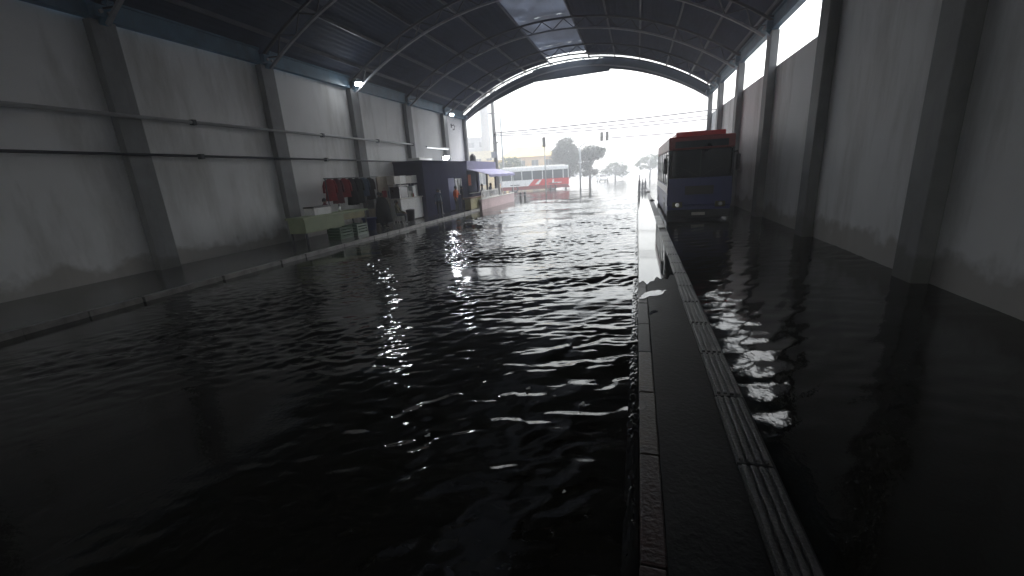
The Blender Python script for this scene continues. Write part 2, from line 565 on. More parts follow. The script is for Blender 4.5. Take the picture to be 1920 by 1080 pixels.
# standing puddle on the far part of the deck: irregular sheet
def puddle(name, outline, z):
    me = bpy.data.meshes.new(name)
    n = len(outline)
    me.from_pydata([(x, y, z) for x, y in outline], [], [tuple(range(n))])
    me.materials.append(MATS['puddle_water'])
    return structure(link(name, me))
ed = []
for k in range(25):
    x = 0.06 + (0.755 - 0.06) * k / 24
    ed.append((x, 8.35 + 0.55 * ((x - 0.2) / 0.55) + 0.13 * math.sin(x * 19) + 0.08 * math.sin(x * 47 + 1) + random.uniform(-0.02, 0.02)))
puddle('puddle', ed + [(0.755, 60), (0.06, 60)], PZ + 0.004)
for cx, cy, rx, ry in ((0.26, 7.5, 0.2, 0.22), (0.27, 6.5, 0.06, 0.08), (0.5, 7.75, 0.05, 0.04)):
    puddle('puddle', [(max(0.06, cx + rx * math.cos(a) * (1 + 0.3 * math.sin(3 * a + cx * 9) + 0.15 * math.sin(7 * a)) + 0.1 * math.sin(a) * rx),
                       cy + ry * math.sin(a) * (1 + 0.25 * math.sin(2 * a + cy) + 0.2 * math.sin(5 * a)) + 0.8 * (rx * math.cos(a)))
                      for a in [2 * math.pi * k / 28 for k in range(28)]], PZ + 0.004)

# ------------------------------------------------------------------ terminal shed
shed = thing('bus_terminal', 'arched steel terminal shed with white side walls and dark sheet roof', 'terminal', (-4.6, 0, 0))
shed_inv = Matrix.Translation((4.6, 0, 0))
def sp(mb, name, m, parent=None):
    """part of the shed, given in world coordinates"""
    o = mb.build(name, m, parent if parent is not None else shed)
    if parent is None:
        o.location = (4.6, 0, 0)
    return o
XC, ZA, ZS = -4.6, 10.52, 7.45
HALF = 9.6
RR = (HALF ** 2 + (ZA - ZS) ** 2) / (2 * (ZA - ZS))
def arch_z(x, off=0.0):
    return ZA - RR + math.sqrt(max(0.0, (RR + off) ** 2 - (x - XC) ** 2))
def arch_pt(a, off=0.0):
    return XC + (RR + off) * math.sin(a), ZA - RR + (RR + off) * math.cos(a)
AMAX = math.asin(HALF / RR)

COLS = [20.0 + 5.4 * k for k in range(-9, 3)] + [34.85]
bays = list(zip(COLS[:-1], COLS[1:]))
for side, X in ((-1, WALL_L), (1, WALL_R)):
    for (y0, y1) in bays:
        x0, x1 = (X - 0.2, X) if side < 0 else (X, X + 0.2)
        sp(MB().box(x0, x1, y0 + 0.012, y1 - 0.012, -0.2, 7.0 if side < 0 or y0 < 14 else 5.7), 'wall_panel', 'wall_white')  # unseen gap above the lower right panels, added to light the left wall
    for y in COLS:
        hw = 0.31 if y < 34 else 0.16
        x0, x1 = (X + 0.002, X + 0.28) if side < 0 else (X - 0.28, X - 0.002)
        c = sp(MB().box(x0, x1, y - hw, y + hw, -0.2, 6.95, 0.02), 'column', 'column_grey')
        xb0, xb1 = (x0 - 0.0, x1 + 0.16) if side < 0 else (x0 - 0.16, x1)
        br = MB().box(xb0, xb1, y - 0.24, y + 0.24, 7.0, 7.3)
        br.prism([(xb1, 7.0), (xb0, 7.0), (xb0, 6.55)] if side < 0 else [(xb0, 7.0), (xb1, 7.0), (xb1, 6.55)], 'y', y - 0.1, y + 0.1)
        br.build('bracket', 'steel_blue', c)
        for dy in (-0.1, 0.1):
            MB().tube([((xb1 - 0.02) if side < 0 else (xb0 + 0.02), y + dy, 7.12), ((xb1 + 0.06) if side < 0 else (xb0 - 0.06), y + dy, 7.12)], 0.05, 8).build('bolt', 'steel_light', c)
    xb0, xb1 = (X + 0.01, X + 0.36) if side < 0 else (X - 0.36, X - 0.01)
    eb = MB()
    for (y0, y1) in bays:
        eb = MB().box(xb0 + 0.05, xb1 - 0.06, y0 + 0.245, y1 - 0.245, 6.97, 7.03)
        eb.box(xb0 + 0.12, xb1 - 0.12, y0 + 0.245, y1 - 0.245, 7.03, 7.46)
        eb.box(xb0 + 0.05, xb1 - 0.06, y0 + 0.245, y1 - 0.245, 7.46, 7.52)
        sp(eb, 'eave_beam', 'steel_blue')

# purlin positions (lengthwise), found from the visible lines
PUR = [-13.4, -12.0, -10.4, -8.55, -6.6, -3.62, -1.76, -0.03, 1.8, 3.4, 4.6]
for x in PUR:
    z = arch_z(x)
    for (y0, y1) in ((BACK_Y + 0.5, 8), (8, 35.0)):
        sp(MB().box(x - 0.035, x + 0.035, y0, y1 - 0.004, z - 0.15, z - 0.012), 'purlin', 'purlin_grey')
# roof sheets: one per bay and purlin strip, corrugated edge to edge
edges = [WALL_L - 0.25] + PUR + [WALL_R + 0.25]
roof_bays = [(BACK_Y, COLS[0])] + bays[:-1] + [(bays[-1][0], 34.75)]
roof_bays = [b for b in roof_bays if b[1] - b[0] > 0.3]
for (y0, y1) in roof_bays:
    for i in range(len(edges) - 1):
        e0, e1 = edges[i], edges[i + 1]
        light = abs(e0 + 6.6) < 0.01
        if light:
            # skylight strip: separate narrower sheets, the last one by the mouth is missing
            n = 3
            for k in range(n):
                u0, u1 = e0 + (e1 - e0) * k / n, e0 + (e1 - e0) * (k + 1) / n
                yy1 = y1 if y1 < 34 else 33.3
                mb = MB()
                seg = 4
                for q in range(seg):
                    xa, xb = u0 + (u1 - u0) * q / seg, u0 + (u1 - u0) * (q + 1) / seg
                    za, zb = arch_z(xa), arch_z(xb)
                    mb.add([(xa, y0 + 0.01, za), (xb, y0 + 0.01, zb), (xb, yy1 - 0.01, zb), (xa, yy1 - 0.01, za)], [(0, 1, 2, 3)])
                o = sp(mb, 'skylight_panel', 'skylight_sheet')
                so = o.modifiers.new('thick', 'SOLIDIFY')
                so.thickness = 0.006
            continue
        mb = MB()
        nseg = max(4, int(abs(e1 - e0) / 0.09))
        ring0, ring1 = [], []
        for q in range(nseg + 1):
            x = e0 + 0.004 + (e1 - e0 - 0.008) * q / nseg
            z = (arch_z(x) if abs(x - XC) < HALF else arch_z(XC + HALF) - (abs(x - XC) - HALF) * 0.75) + (0.018 if q % 2 else 0.0) + random.uniform(0, 0.003)
            ring0.append((x, y0 + 0.004, z))
            ring1.append((x, y1 - 0.004, z))
        n = len(ring0)
        mb.add(ring0 + ring1, [(k, k + 1, n + k + 1, n + k) for k in range(n - 1)])
        o = sp(mb, 'roof_panel', 'roof_sheet')
        so = o.modifiers.new('thick', 'SOLIDIFY')
        so.thickness = 0.012
        so.offset = 1.0
# arched trusses
def arc_strip(off0, off1, y0, y1, a0=-AMAX, a1=AMAX, n=40):
    mb = MB()
    vs = []
    for k in range(n + 1):
        a = a0 + (a1 - a0) * k / n
        for off, y in ((off0, y0), (off1, y0), (off1, y1), (off0, y1)):
            x, z = arch_pt(a, off)
            vs.append((x, y, z))
    fs = []
    for k in range(n):
        o = k * 4
        for j in range(4):
            fs.append((o + j, o + (j + 1) % 4, o + 4 + (j + 1) % 4, o + 4 + j))
    fs += [(3, 2, 1, 0), (n * 4, n * 4 + 1, n * 4 + 2, n * 4 + 3)]
    mb.add(vs, fs)
    return mb
for y in [c for c in COLS if c < 34] + [34.3]:
    o1 = arc_strip(-0.26, -0.17, y - 0.04, y + 0.04)
    tr_ = sp(o1, 'truss', 'steel_dark')
    sp_low = arc_strip(-0.80, -0.72, y - 0.05, y + 0.05).build('lower_chord', 'steel_light', tr_)
    wb = MB()
    nn = 34
    for k in range(nn):
        a0 = -AMAX + 2 * AMAX * k / nn
        a1 = -AMAX + 2 * AMAX * (k + 1) / nn
        p = arch_pt(a0, -0.72 if k % 2 else -0.26)
        q = arch_pt(a1, -0.26 if k % 2 else -0.72)
        wb.bar((p[0], y, p[1]), (q[0], y, q[1]), 0.04, 0.04)
    wb.build('web', 'steel_dark', tr_)
# fascia sheets over the mouth: two curved, the middle one straight and hanging lower
def fascia(xs, top, bot, y0, y1):
    mb = MB()
    vs = []
    for x in xs:
        t_, b_ = top(x), bot(x)
        vs += [(x, y0, b_), (x, y1, b_), (x, y1, t_), (x, y0, t_)]
    fs = []
    for k in range(len(xs) - 1):
        o = k * 4
        for j in range(4):
            fs.append((o + j, o + (j + 1) % 4, o + 4 + (j + 1) % 4, o + 4 + j))
    n = (len(xs) - 1) * 4
    fs += [(3, 2, 1, 0), (n, n + 1, n + 2, n + 3)]
    return mb.add(vs, fs)
lx = list(np.linspace(XC - HALF + 0.2, -8.02, 22))
sp(fascia(lx, lambda x: arch_z(x) - 0.22, lambda x: arch_z(x) - 1.0 + 0.25 * max(0, (-10.5 - x) / 3.5), 35.0, 35.06), 'fascia', 'fascia')
sp(fascia(list(np.linspace(-8.05, -2.15, 14)), lambda x: arch_z(x) - (0.10 if x < -7 or x > -3 else 0.16), lambda x: 9.22 + 0.14 * (x + 8.05) / 5.9, 35.08, 35.14), 'fascia', 'fascia')
sp(fascia(list(np.linspace(-2.2, XC + HALF - 0.2, 26)), lambda x: arch_z(x) - 0.09, lambda x: arch_z(x) - 0.86, 35.0, 35.06), 'fascia', 'fascia')

# ------------------------------------------------------------------ pipes, lamps on the left wall
XP = -13.85
t_ = thing('conduit_pipe', 'upper pale conduit pipe running along the white left wall', 'pipe', (XP, 14, 4.54))
MB().tube([(0, -12, 0), (0, 4.5, 0), (0, 9.0, -0.01), (0, 11.4, 0)], 0.055).build('pipe', 'pipe_grey', t_)
for y in (-9, -3, 3, 7.4, 11.3):
    MB().box(-0.1, 0.07, y - 0.06, y + 0.06, -0.08, 0.08).build('clamp', 'steel_dark', t_)
t_ = thing('conduit_pipe', 'lower dark conduit pipe running along the white left wall', 'pipe', (XP, 14, 3.48))
MB().tube([(0, -12, 0.03), (0, 4.5, 0), (0, 8.0, -0.03), (0, 12.2, -0.01)], 0.04).build('pipe', 'steel_dark', t_)
for y in (-9, -3, 3, 11.6):
    MB().box(-0.1, 0.06, y - 0.06, y + 0.06, -0.08, 0.08).build('clamp', 'steel_dark', t_)
MB().box(-0.05, 0.1, 11.0, 11.5, -0.12, 0.18).build('junction_box', 'steel_dark', t_)
for (y, z, L, lab) in ((28.9, 4.45, 3.6, 'long white tube light fixture fixed to wall column above navy kiosk'),):
    t_ = thing('tube_light', lab, 'light', (XP, y, z))
    MB().box(-0.06, 0.08, -L / 2, L / 2, 0.0, 0.09, 0.01).build('housing', 'white_paint', t_)
    MB().tube([(0.02, -L / 2 + 0.1, -0.03), (0.02, L / 2 - 0.1, -0.03)], 0.03).build('tube', 'tube_lens', t_)
    for y_ in (-1.2, 1.2):
        MB().box(-0.34, -0.06, y_ - 0.03, y_ + 0.03, 0.02, 0.07).build('bracket', 'steel_dark', t_)
def flood_lamp(x, y, z, lab, size=0.17, arm=0.3):
    t_ = thing('flood_lamp', lab, 'lamp', (x, y, z), 0, 'flood lamps along the left wall')
    MB().box(-0.06, 0.04, -size, size, -size * 0.55, size * 0.6, 0.02).build('housing', 'steel_dark', t_)
    MB().box(0.041, 0.05, -size * 0.9, size * 0.9, -size * 0.5, size * 0.5, 0.003).build('lens', 'flood_lens', t_)
    MB().bar((-0.06, 0, 0), (-arm, 0, 0.06), 0.04, 0.04).build('arm', 'steel_dark', t_)
    t_.rotation_euler = (0, R(25), R(-40))
flood_lamp(-13.5, 19.8, 7.14, 'bright flood lamp under the blue eave beam nearest the camera')
flood_lamp(-13.6, 31.3, 6.95, 'bright flood lamp under the blue eave beam near the shed mouth', 0.14)
flood_lamp(-12.4, 26.9, 3.66, 'bright flood lamp on top of the navy kiosk', 0.22, 0.45)
t_ = thing('hook_bracket', 'small dark hooked bracket on the last white wall panel', 'bracket', (WALL_L + 0.002, 32.4, 6.1))
MB().tube([(0, 0, 0.2), (0.2, 0, 0.25), (0.3, 0, 0.1), (0.25, 0, -0.1), (0.12, 0, -0.12)], 0.03).build('hook', 'steel_dark', t_)
MB().box(0, 0.03, -0.08, 0.08, 0.05, 0.35).build('plate', 'steel_dark', t_)

# ------------------------------------------------------------------ people
def seg_dist(p, a, b):
    ab = b - a
    t = max(0, min(1, (p - a).dot(ab) / max(ab.length_squared, 1e-9)))
    return (p - (a + ab * t)).length
def person(label, loc, rz, top='cloth_grey', bottom='cloth_dark', hair='hair_black', seated=False, height=1.70,
           armL=None, armR=None, sleeves=True, lean=0.0, child=None):
    k = height / 1.72
    J = {}
    hipz = 0.93 if not seated else 0.50
    J['pelvis'] = (0, 0, hipz)
    J['belly'] = (0, 0.01 + lean * 0.3, hipz + 0.18)
    J['chest'] = (0, 0.0 + lean * 0.8, hipz + 0.38)
    J['neck'] = (0, 0.0 + lean, hipz + 0.54)
    J['skull'] = (0, 0.02 + lean * 1.1, hipz + 0.65)
    J['crown'] = (0, 0.01 + lean * 1.1, hipz + 0.73)
    J['nose'] = (0, 0.115 + lean * 1.1, hipz + 0.635)
    edges_ = [('pelvis', 'belly', 'T'), ('belly', 'chest', 'T'), ('chest', 'neck', 'T'), ('neck', 'skull', 'S'), ('skull', 'crown', 'S'), ('skull', 'nose', 'S')]
    rad = {'pelvis': (.15, .12), 'belly': (.14, .11), 'chest': (.165, .12), 'neck': (.055, .058), 'skull': (.082, .098), 'crown': (.06, .07), 'nose': (.02, .016)}
    for s, nm, arm in ((-1, 'L', armL), (1, 'R', armR)):
        sh = Vector((s * .19, lean * .8, hipz + .46))
        el, wr = arm if arm else ((s * .235, -.02 + lean, hipz + .17), (s * .215, .07 + lean, hipz - .06))
        el, wr = Vector(el), Vector(wr)
        J['sh' + nm], J['el' + nm], J['wr' + nm] = sh, el, wr
        d = (wr - el).normalized()
        J['pa' + nm] = wr + d * .06
        rad['sh' + nm], rad['el' + nm], rad['wr' + nm], rad['pa' + nm] = (.062, .062), (.045, .045), (.03, .03), (.036, .02)
        edges_ += [('chest', 'sh' + nm, 'T'), ('sh' + nm, 'el' + nm, 'T'), ('el' + nm, 'wr' + nm, 'T' if sleeves else 'S'), ('wr' + nm, 'pa' + nm, 'S')]
        side = Vector((0, 1, 0)) if abs(d.y) < .7 else Vector((s * 1.0, 0, 0))
        curl = Vector((-s * .3, 0, 0)) if abs(d.y) < .7 else Vector((0, 0, -.3))
        for q, (o, l) in enumerate(((.028, .07), (.010, .08), (-.009, .075), (-.027, .06))):
            a_ = J['pa' + nm] + d * .035 + side * o
            b_ = a_ + d * l * .55
            e_ = b_ + (d + curl).normalized() * l * .45
            for z_, pt, r_ in (('a', a_, .010), ('b', b_, .009), ('c', e_, .008)):
                J['f%s%d%s' % (nm, q, z_)] = pt
                rad['f%s%d%s' % (nm, q, z_)] = (r_, r_)
            edges_ += [('pa' + nm, 'f%s%da' % (nm, q), 'S'), ('f%s%da' % (nm, q), 'f%s%db' % (nm, q), 'S'), ('f%s%db' % (nm, q), 'f%s%dc' % (nm, q), 'S')]
        a_ = wr + d * .03 + side * .045
        b_ = a_ + (d + side * .6).normalized() * .05
        J['t%sa' % nm], J['t%sb' % nm] = a_, b_
        rad['t%sa' % nm] = rad['t%sb' % nm] = (.010, .010)
        edges_ += [('wr' + nm, 't%sa' % nm, 'S'), ('t%sa' % nm, 't%sb' % nm, 'S')]
        if not seated:
            J['hip' + nm] = (s * .095, 0, .88)
            J['kn' + nm] = (s * .11, .03, .49)
            J['an' + nm] = (s * .115, -.02, .085)
            J['to' + nm] = (s * .13, .15, .045)
        else:
            J['hip' + nm] = (s * .1, .04, hipz - .02)
            J['kn' + nm] = (s * .14, .43, hipz + .0)
            J['an' + nm] = (s * .14, .42, .085)
            J['to' + nm] = (s * .15, .58, .045)
        rad['hip' + nm], rad['kn' + nm], rad['an' + nm], rad['to' + nm] = (.092, .092), (.06, .062), (.045, .045), (.042, .03)
        edges_ += [('pelvis', 'hip' + nm, 'B'), ('hip' + nm, 'kn' + nm, 'B'), ('kn' + nm, 'an' + nm, 'B'), ('an' + nm, 'to' + nm, 'F')]
    names = list(J)
    me = bpy.data.meshes.new('person')
    me.from_pydata([Vector(J[n]) * k for n in names], [(names.index(a), names.index(b)) for a, b, _ in edges_], [])
    o = bpy.data.objects.new('person', me)
    COL.objects.link(o)
    md = o.modifiers.new('skin', 'SKIN')
    md.use_smooth_shade = True
    for i, n in enumerate(names):
        sv = me.skin_vertices[0].data[i]
        sv.radius = (rad[n][0] * k, rad[n][1] * k)
        sv.use_root = (n == 'pelvis')
    sb = o.modifiers.new('sub', 'SUBSURF')
    sb.levels = sb.render_levels = 1
    dg = bpy.context.evaluated_depsgraph_get()
    nm_ = bpy.data.meshes.new_from_object(o.evaluated_get(dg))
    nm_.materials.clear()
    for mm in (top, bottom, 'skin', 'rubber'):
        nm_.materials.append(MATS[mm])
    idx = {'T': 0, 'B': 1, 'S': 2, 'F': 3}
    segs = [(Vector(J[a]) * k, Vector(J[b]) * k, idx[r], (sum(rad[a]) + sum(rad[b])) / 4 * k) for a, b, r in edges_]
    for p in nm_.polygons:
        c = Vector(p.center)
        p.material_index = min(((seg_dist(c, a, b) / r), i) for a, b, i, r in segs)[1]
        p.use_smooth = True
    o.modifiers.clear()
    o.data = nm_
    o.location = loc
    o.rotation_euler = (0, 0, rz)
    tag(o, label, 'person')
    sk = Vector(J['skull']) * k
    hb = MB()
    n = 12
    prof = []
    for j in range(6):
        a = math.pi / 2 * j / 5
        prof.append((.098 * math.cos(a) * k + .001, .125 * math.sin(a) * k))
    hb.lathe([(.088 * k, -.05 * k)] + prof, (sk.x, sk.y - .022 * k, sk.z + .012 * k), n)
    hb.build('hair', hair, o)
    ey = MB()
    for s in (-1, 1):
        ey.box(sk.x + s * .032 * k - .012, sk.x + s * .032 * k + .012, sk.y + .088 * k, sk.y + .099 * k, sk.z + .0, sk.z + .012, 0.003)
    ey.box(sk.x - .022 * k, sk.x + .022 * k, sk.y + .086 * k, sk.y + .098 * k, sk.z - .055 * k, sk.z - .047 * k)
    ey.build('face_features', 'hair_black', o)
    ea = MB()
    for s in (-1, 1):
        ea.lathe([(.008, -.03), (.02, -.012), (.02, .014), (.008, .03)], (sk.x + s * .085 * k, sk.y - .01, sk.z - .01), 6)
    ea.build('ear', 'skin', o)
    return o

PV = 0.115
# ------------------------------------------------------------------ left pavement: stalls and people
# far left stall: pale green counter with green crate
t_ = thing('stall_counter', 'pale green stall counter at the far left of the pavement', 'counter', (-12.65, 15.3, PV))
MB().box(-0.42, 0.46, -2.2, 1.95, 0.98, 1.06, 0.01).build('counter_top', 'pale_green', t_)
MB().box(-0.38, 0.40, -2.1, 0.2, 0.45, 0.978).build('front_panel', 'pale_green', t_)
MB().box(-0.38, 0.36, 0.22, 1.85, 0.70, 0.976).build('front_panel', 'olive', t_)
for x in (-0.35, 0.35):
    for y in (-2.05, 0.0, 1.8):
        MB().box(x - 0.03, x + 0.03, y - 0.03, y + 0.03, 0, 0.97 if y > 0.1 else 0.448).build('leg', 'steel_dark', t_)
def crate(x, y, rz, lab, m='green_plastic', z=PV):
    t = thing('plastic_crate', lab, 'crate', (x, y, z), rz)
    MB().box(-0.3, 0.3, -0.4, 0.4, 0.0, 0.03).build('base', m, t)
    for s in (-1, 1):
        wl = MB()
        for zz in (0.04, 0.16, 0.28, 0.40):
            wl.box(s * 0.3 - 0.012, s * 0.3 + 0.012, -0.4, 0.4, zz, zz + 0.085)
        wl.box(s * 0.3 - 0.02, s * 0.3 + 0.02, -0.4, -0.34, 0.03, 0.5)
        wl.box(s * 0.3 - 0.02, s * 0.3 + 0.02, 0.34, 0.4, 0.03, 0.5)
        wl.build('side', m, t)
        wl = MB()
        for zz in (0.04, 0.16, 0.28, 0.40):
            wl.box(-0.278, 0.278, s * 0.4 - 0.012, s * 0.4 + 0.012, zz, zz + 0.085)
        wl.build('end', m, t)
    return t
crate(-12.0, 15.9, 0.05, 'green plastic crate in front of the pale green counter')
crate(-12.05, 14.9, -0.03, 'leftmost green plastic crate in front of the pale green counter')
t_ = thing('food_box', 'white box with dark lid standing on the pale green counter', 'box', (-12.75, 14.6, PV + 1.06))
MB().box(-0.25, 0.25, -0.5, 0.5, 0, 0.28, 0.01).build('body', 'white_paint', t_)
MB().box(-0.27, 0.27, -0.52, 0.52, 0.282, 0.34, 0.01).build('lid', 'black_plastic', t_)
t_ = thing('thermos', 'small steel thermos on the pale green counter', 'thermos', (-12.6, 15.75, PV + 1.06))
MB().lathe([(.05, 0), (.055, .01), (.055, .2), (.035, .25)]).build('body', 'chrome', t_)
MB().lathe([(.036, .25), (.036, .31), (.03, .33)]).build('cap', 'black_plastic', t_)
# clothes rail with garments
t_ = thing('clothes_rail', 'tall dark clothes rail against the wall behind the green counter', 'clothes rail', (-13.3, 18.0, PV))
MB().tube([(0, -2.1, 2.5), (0, 2.1, 2.5)], 0.022).build('rail', 'steel_dark', t_)
for y in (-2.0, 2.0):
    MB().tube([(0, y, 0.03), (0, y, 2.49)], 0.025).build('post', 'steel_dark', t_)
    MB().tube([(-0.3, y, 0.02), (0.3, y, 0.02)], 0.025).build('foot', 'steel_dark', t_)
gar = [(-1.75, 'cloth_red', 0.95, 'bright red shirt hanging at the left end of the clothes rail'),
       (-1.3, 'cloth_maroon', 1.1, 'maroon jacket hanging beside the red shirt'),
       (-0.75, 'cloth_red', 0.85, 'short red shirt hanging right of the maroon jacket'),
       (-0.25, 'cloth_black', 1.25, 'long black coat hanging mid rail'),
       (0.25, 'cloth_dark', 1.2, 'charcoal coat hanging beside the long black coat'),
       (0.75, 'cloth_denim', 0.9, 'blue denim shirt hanging on the clothes rail'),
       (1.25, 'cloth_black', 1.1, 'black jacket hanging at the right end of the rail')]
for y, m_, L, lab in gar:
    t_ = thing('hanging_garment', lab, 'garment', (-13.3, 18.0 + y, PV + 2.47), R(random.uniform(40, 75)), 'garments on the clothes rail')
    gb = MB()
    vs, n = [], 12
    for j, (zz, hw, hd) in enumerate(((0.0, .06, .03), (-.06, .2, .05), (-.2, .24, .07), (-.5, .22, .06), (-L, .27, .08))):
        for q in range(n):
            a = 2 * math.pi * q / n
            vs.append((hw * math.cos(a) * (1 + .06 * math.sin(3 * a + j)), hd * math.sin(a) * (1 + .3 * math.sin(5 * a + j)), zz + .02 * math.sin(4 * a)))
    gb.add(vs, [(j * n + q, j * n + (q + 1) % n, (j + 1) * n + (q + 1) % n, (j + 1) * n + q) for j in range(4) for q in range(n)], True)
    gb.build('cloth', m_, t_)
    for s in (-1, 1):
        MB().tube([(s * .2, 0, -.08), (s * .27, .02, -.3), (s * .28, .03, -.6)], [.055, .06, .055], 8).build('sleeve', m_, t_)
    MB().tube([(0, 0, 0), (0, 0, .035), (.015, 0, .05)], .006, 6).build('hanger', 'steel_dark', t_)
# person in black rain poncho
pp = person('person in a long black rain poncho standing by the kerb', (-12.0, 18.15, PV), R(-110), 'cloth_black', 'cloth_black', height=1.72)
pc = MB()
vs, n = [], 18
for j, (zz, hw, hd) in enumerate(((1.50, .07, .07), (1.44, .2, .13), (1.30, .30, .2), (1.0, .38, .27), (.6, .42, .31), (.28, .45, .33))):
    for q in range(n):
        a = 2 * math.pi * q / n
        f = 1 + (.03 + .012 * j) * math.sin(5 * a + j * .4)
        vs.append((hw * math.cos(a) * f, hd * math.sin(a) * f, zz + .015 * math.sin(3 * a)))
pc.add(vs, [(j * n + q, j * n + (q + 1) % n, (j + 1) * n + (q + 1) % n, (j + 1) * n + q) for j in range(5) for q in range(n)], True)
pc.build('poncho', 'cloth_black', pp)
# more goods and people around the stalls
t_ = thing('blue_tub', 'dark blue plastic tub at the end of the pale green counter', 'tub', (-12.35, 17.45, PV))
MB().lathe([(.24, 0), (.26, .02), (.33, .55), (.36, .56), (.36, .6), (.33, .6)]).build('body', 'bus_blue', t_)
for s_ in (-1, 1):
    MB().tube([(s_ * .35, -.1, .52), (s_ * .43, 0, .54), (s_ * .35, .1, .52)], .018, 6).build('handle', 'bus_blue', t_)
person('person in a dark red top standing behind the pale green counter', (-13.45, 15.9, PV), R(-80), 'cloth_maroon', 'cloth_dark', height=1.68)
person('person in charcoal jacket standing between the coats and beige board', (-12.75, 19.1, PV), R(-95), 'cloth_dark', 'cloth_black', height=1.74,
       armR=((.25, .08, 1.12), (.12, .26, 1.02)))
person('person in white shirt standing behind the white food counter', (-13.5, 22.2, PV), R(-90), 'cloth_white', 'cloth_dark', height=1.66)
for i_, (y_, dz_, lab) in enumerate(((18.95, 0, 'lowest cardboard carton stacked against the wall by the clothes rail'), (18.9, .42, 'upper cardboard carton stacked against the wall by the clothes rail'))):
    t_ = thing('cardboard_carton', lab, 'carton', (-13.75, y_ + 1.2, PV + dz_), R(4 * i_), 'cartons against the left wall')
    MB().box(-.28, .28, -.36, .36, 0, .415, .008).build('body', 'beige', t_)
    MB().box(-.29, -.281 + .57, -.03, .03, .416, .419).build('tape', 'brown_wood', t_)
for (y_, z_, m_, lab) in ((20.2, 1.75, 'cloth_red', 'red shopping bag hanging on the beige board'), (20.75, 1.7, 'cloth_denim', 'blue shopping bag hanging on the beige board')):
    t_ = thing('shopping_bag', lab, 'bag', (-13.12, y_, PV + z_), 0, 'bags hanging on the beige board')
    bm_ = MB()
    bm_.prism([(-.16, 0), (-.13, -.36), (.13, -.36), (.16, 0)], 'x', -.04, .05)
    bm_.build('body', m_, t_)
    MB().tube([(0, -.1, 0), (0, -.05, .16), (0, .05, .16), (0, .1, 0)], .01, 6).build('handle', m_, t_)
for k_, lab in enumerate(('leftmost bottle on the worktop of the white food counter', 'right bottle of the pair on the white food counter')):
    t_ = thing('sauce_bottle', lab, 'bottle', (-12.5, 22.05 + k_ * .14, PV + 1.28), 0, 'bottles on the white food counter')
    MB().lathe([(.035, 0), (.04, .01), (.04, .16), (.015, .21), (.012, .25)], n=10).build('body', 'cloth_red' if k_ else 'olive', t_)
    MB().lathe([(.015, .25), (.015, .27), (.006, .3)], n=8).build('cap', 'white_paint', t_)
# beige board
t_ = thing('plywood_board', 'upright beige plywood board standing between the coats and white counter', 'board', (-13.2, 20.55, PV))
MB().box(-0.02, 0.02, -0.75, 0.75, 0.05, 2.5, 0.005).build('sheet', 'beige', t_)
for y in (-0.7, 0.7):
    MB().box(-0.08, -0.021, y - 0.03, y + 0.03, 0, 2.45).build('batten', 'brown_wood', t_)
# white counter with glass display and overhead sign box
t_ = thing('food_counter', 'white food stall counter with glass display case and overhead panels', 'food stall', (-12.75, 21.85, PV))
MB().box(-0.35, 0.32, -1.25, 1.2, 0.06, 1.22, 0.01).build('counter', 'white_paint', t_)
MB().box(-0.32, 0.26, -1.2, 1.15, 0.0, 0.058).build('plinth', 'black_plastic', t_)
MB().box(-0.38, 0.38, -1.3, 1.25, 1.222, 1.28, 0.01).build('worktop', 'off_white', t_)
dc = MB().box(-0.3, 0.28, -1.2, -0.25, 1.29, 1.9).build('display_case', 'dark_glass', t_)
for (y0, y1) in ((-1.22, -1.17), (-0.28, -0.23)):
    MB().box(0.285, 0.31, y0, y1, 1.285, 1.93).build('case_frame', 'white_paint', dc)
MB().box(-0.32, 0.31, -1.24, -0.21, 1.935, 1.98).build('case_top', 'white_paint', dc)
MB().box(-0.1, 0.2, -0.1, 0.25, 1.29, 1.62, 0.01).build('till', 'off_white', t_)
MB().box(0.0, 0.24, 0.35, 0.75, 1.29, 1.9, 0.01).build('menu_board', 'white_paint', t_)
MB().box(0.05, 0.1, 0.85, 1.2, 1.29, 1.95, 0.01).build('menu_board', 'off_white', t_)
for y in (-1.22, 0.0, 1.18):
    MB().box(-0.34, -0.3, y - 0.02, y + 0.02, 1.28, 2.05).build('post', 'steel_light', t_)
for (y0, y1, m_) in ((-1.28, -0.68, 'off_white'), (-0.66, -0.02, 'white_paint'), (0.0, 0.62, 'off_white'), (0.64, 1.22, 'white_paint')):
    MB().box(-0.36, 0.1, y0, y1, 2.05, 2.47 + random.uniform(-0.04, 0.03), 0.01).build('overhead_box', m_, t_)
t_ = thing('waste_bin', 'round black waste bin in front of the white food counter', 'bin', (-12.12, 20.95, PV))
MB().lathe([(.19, 0), (.2, .02), (.24, .55), (.25, .56), (.25, .6)]).build('body', 'black_plastic', t_)
MB().lathe([(.255, .6), (.255, .63), (.2, .66), (.05, .68)]).build('lid', 'black_plastic', t_)
t_ = thing('stool', 'low plastic stool under the seated person', 'stool', (-12.2, 19.75, PV))
MB().box(-0.17, 0.17, -0.17, 0.17, 0.37, 0.41, 0.01).build('seat', 'off_white', t_)
for x in (-.14, .14):
    for y in (-.14, .14):
        MB().bar((x, y, .37), (x * 1.2, y * 1.2, 0), .04, .04).build('leg', 'off_white', t_)
person('person in olive top seated on a low stool beside the white counter', (-12.2, 19.75, PV), R(-70), 'cloth_olive', 'cloth_grey', seated=True,
       armL=((-.27, .14, .66), (-.16, .36, .58)), armR=((.27, .14, .66), (.16, .36, .58)))
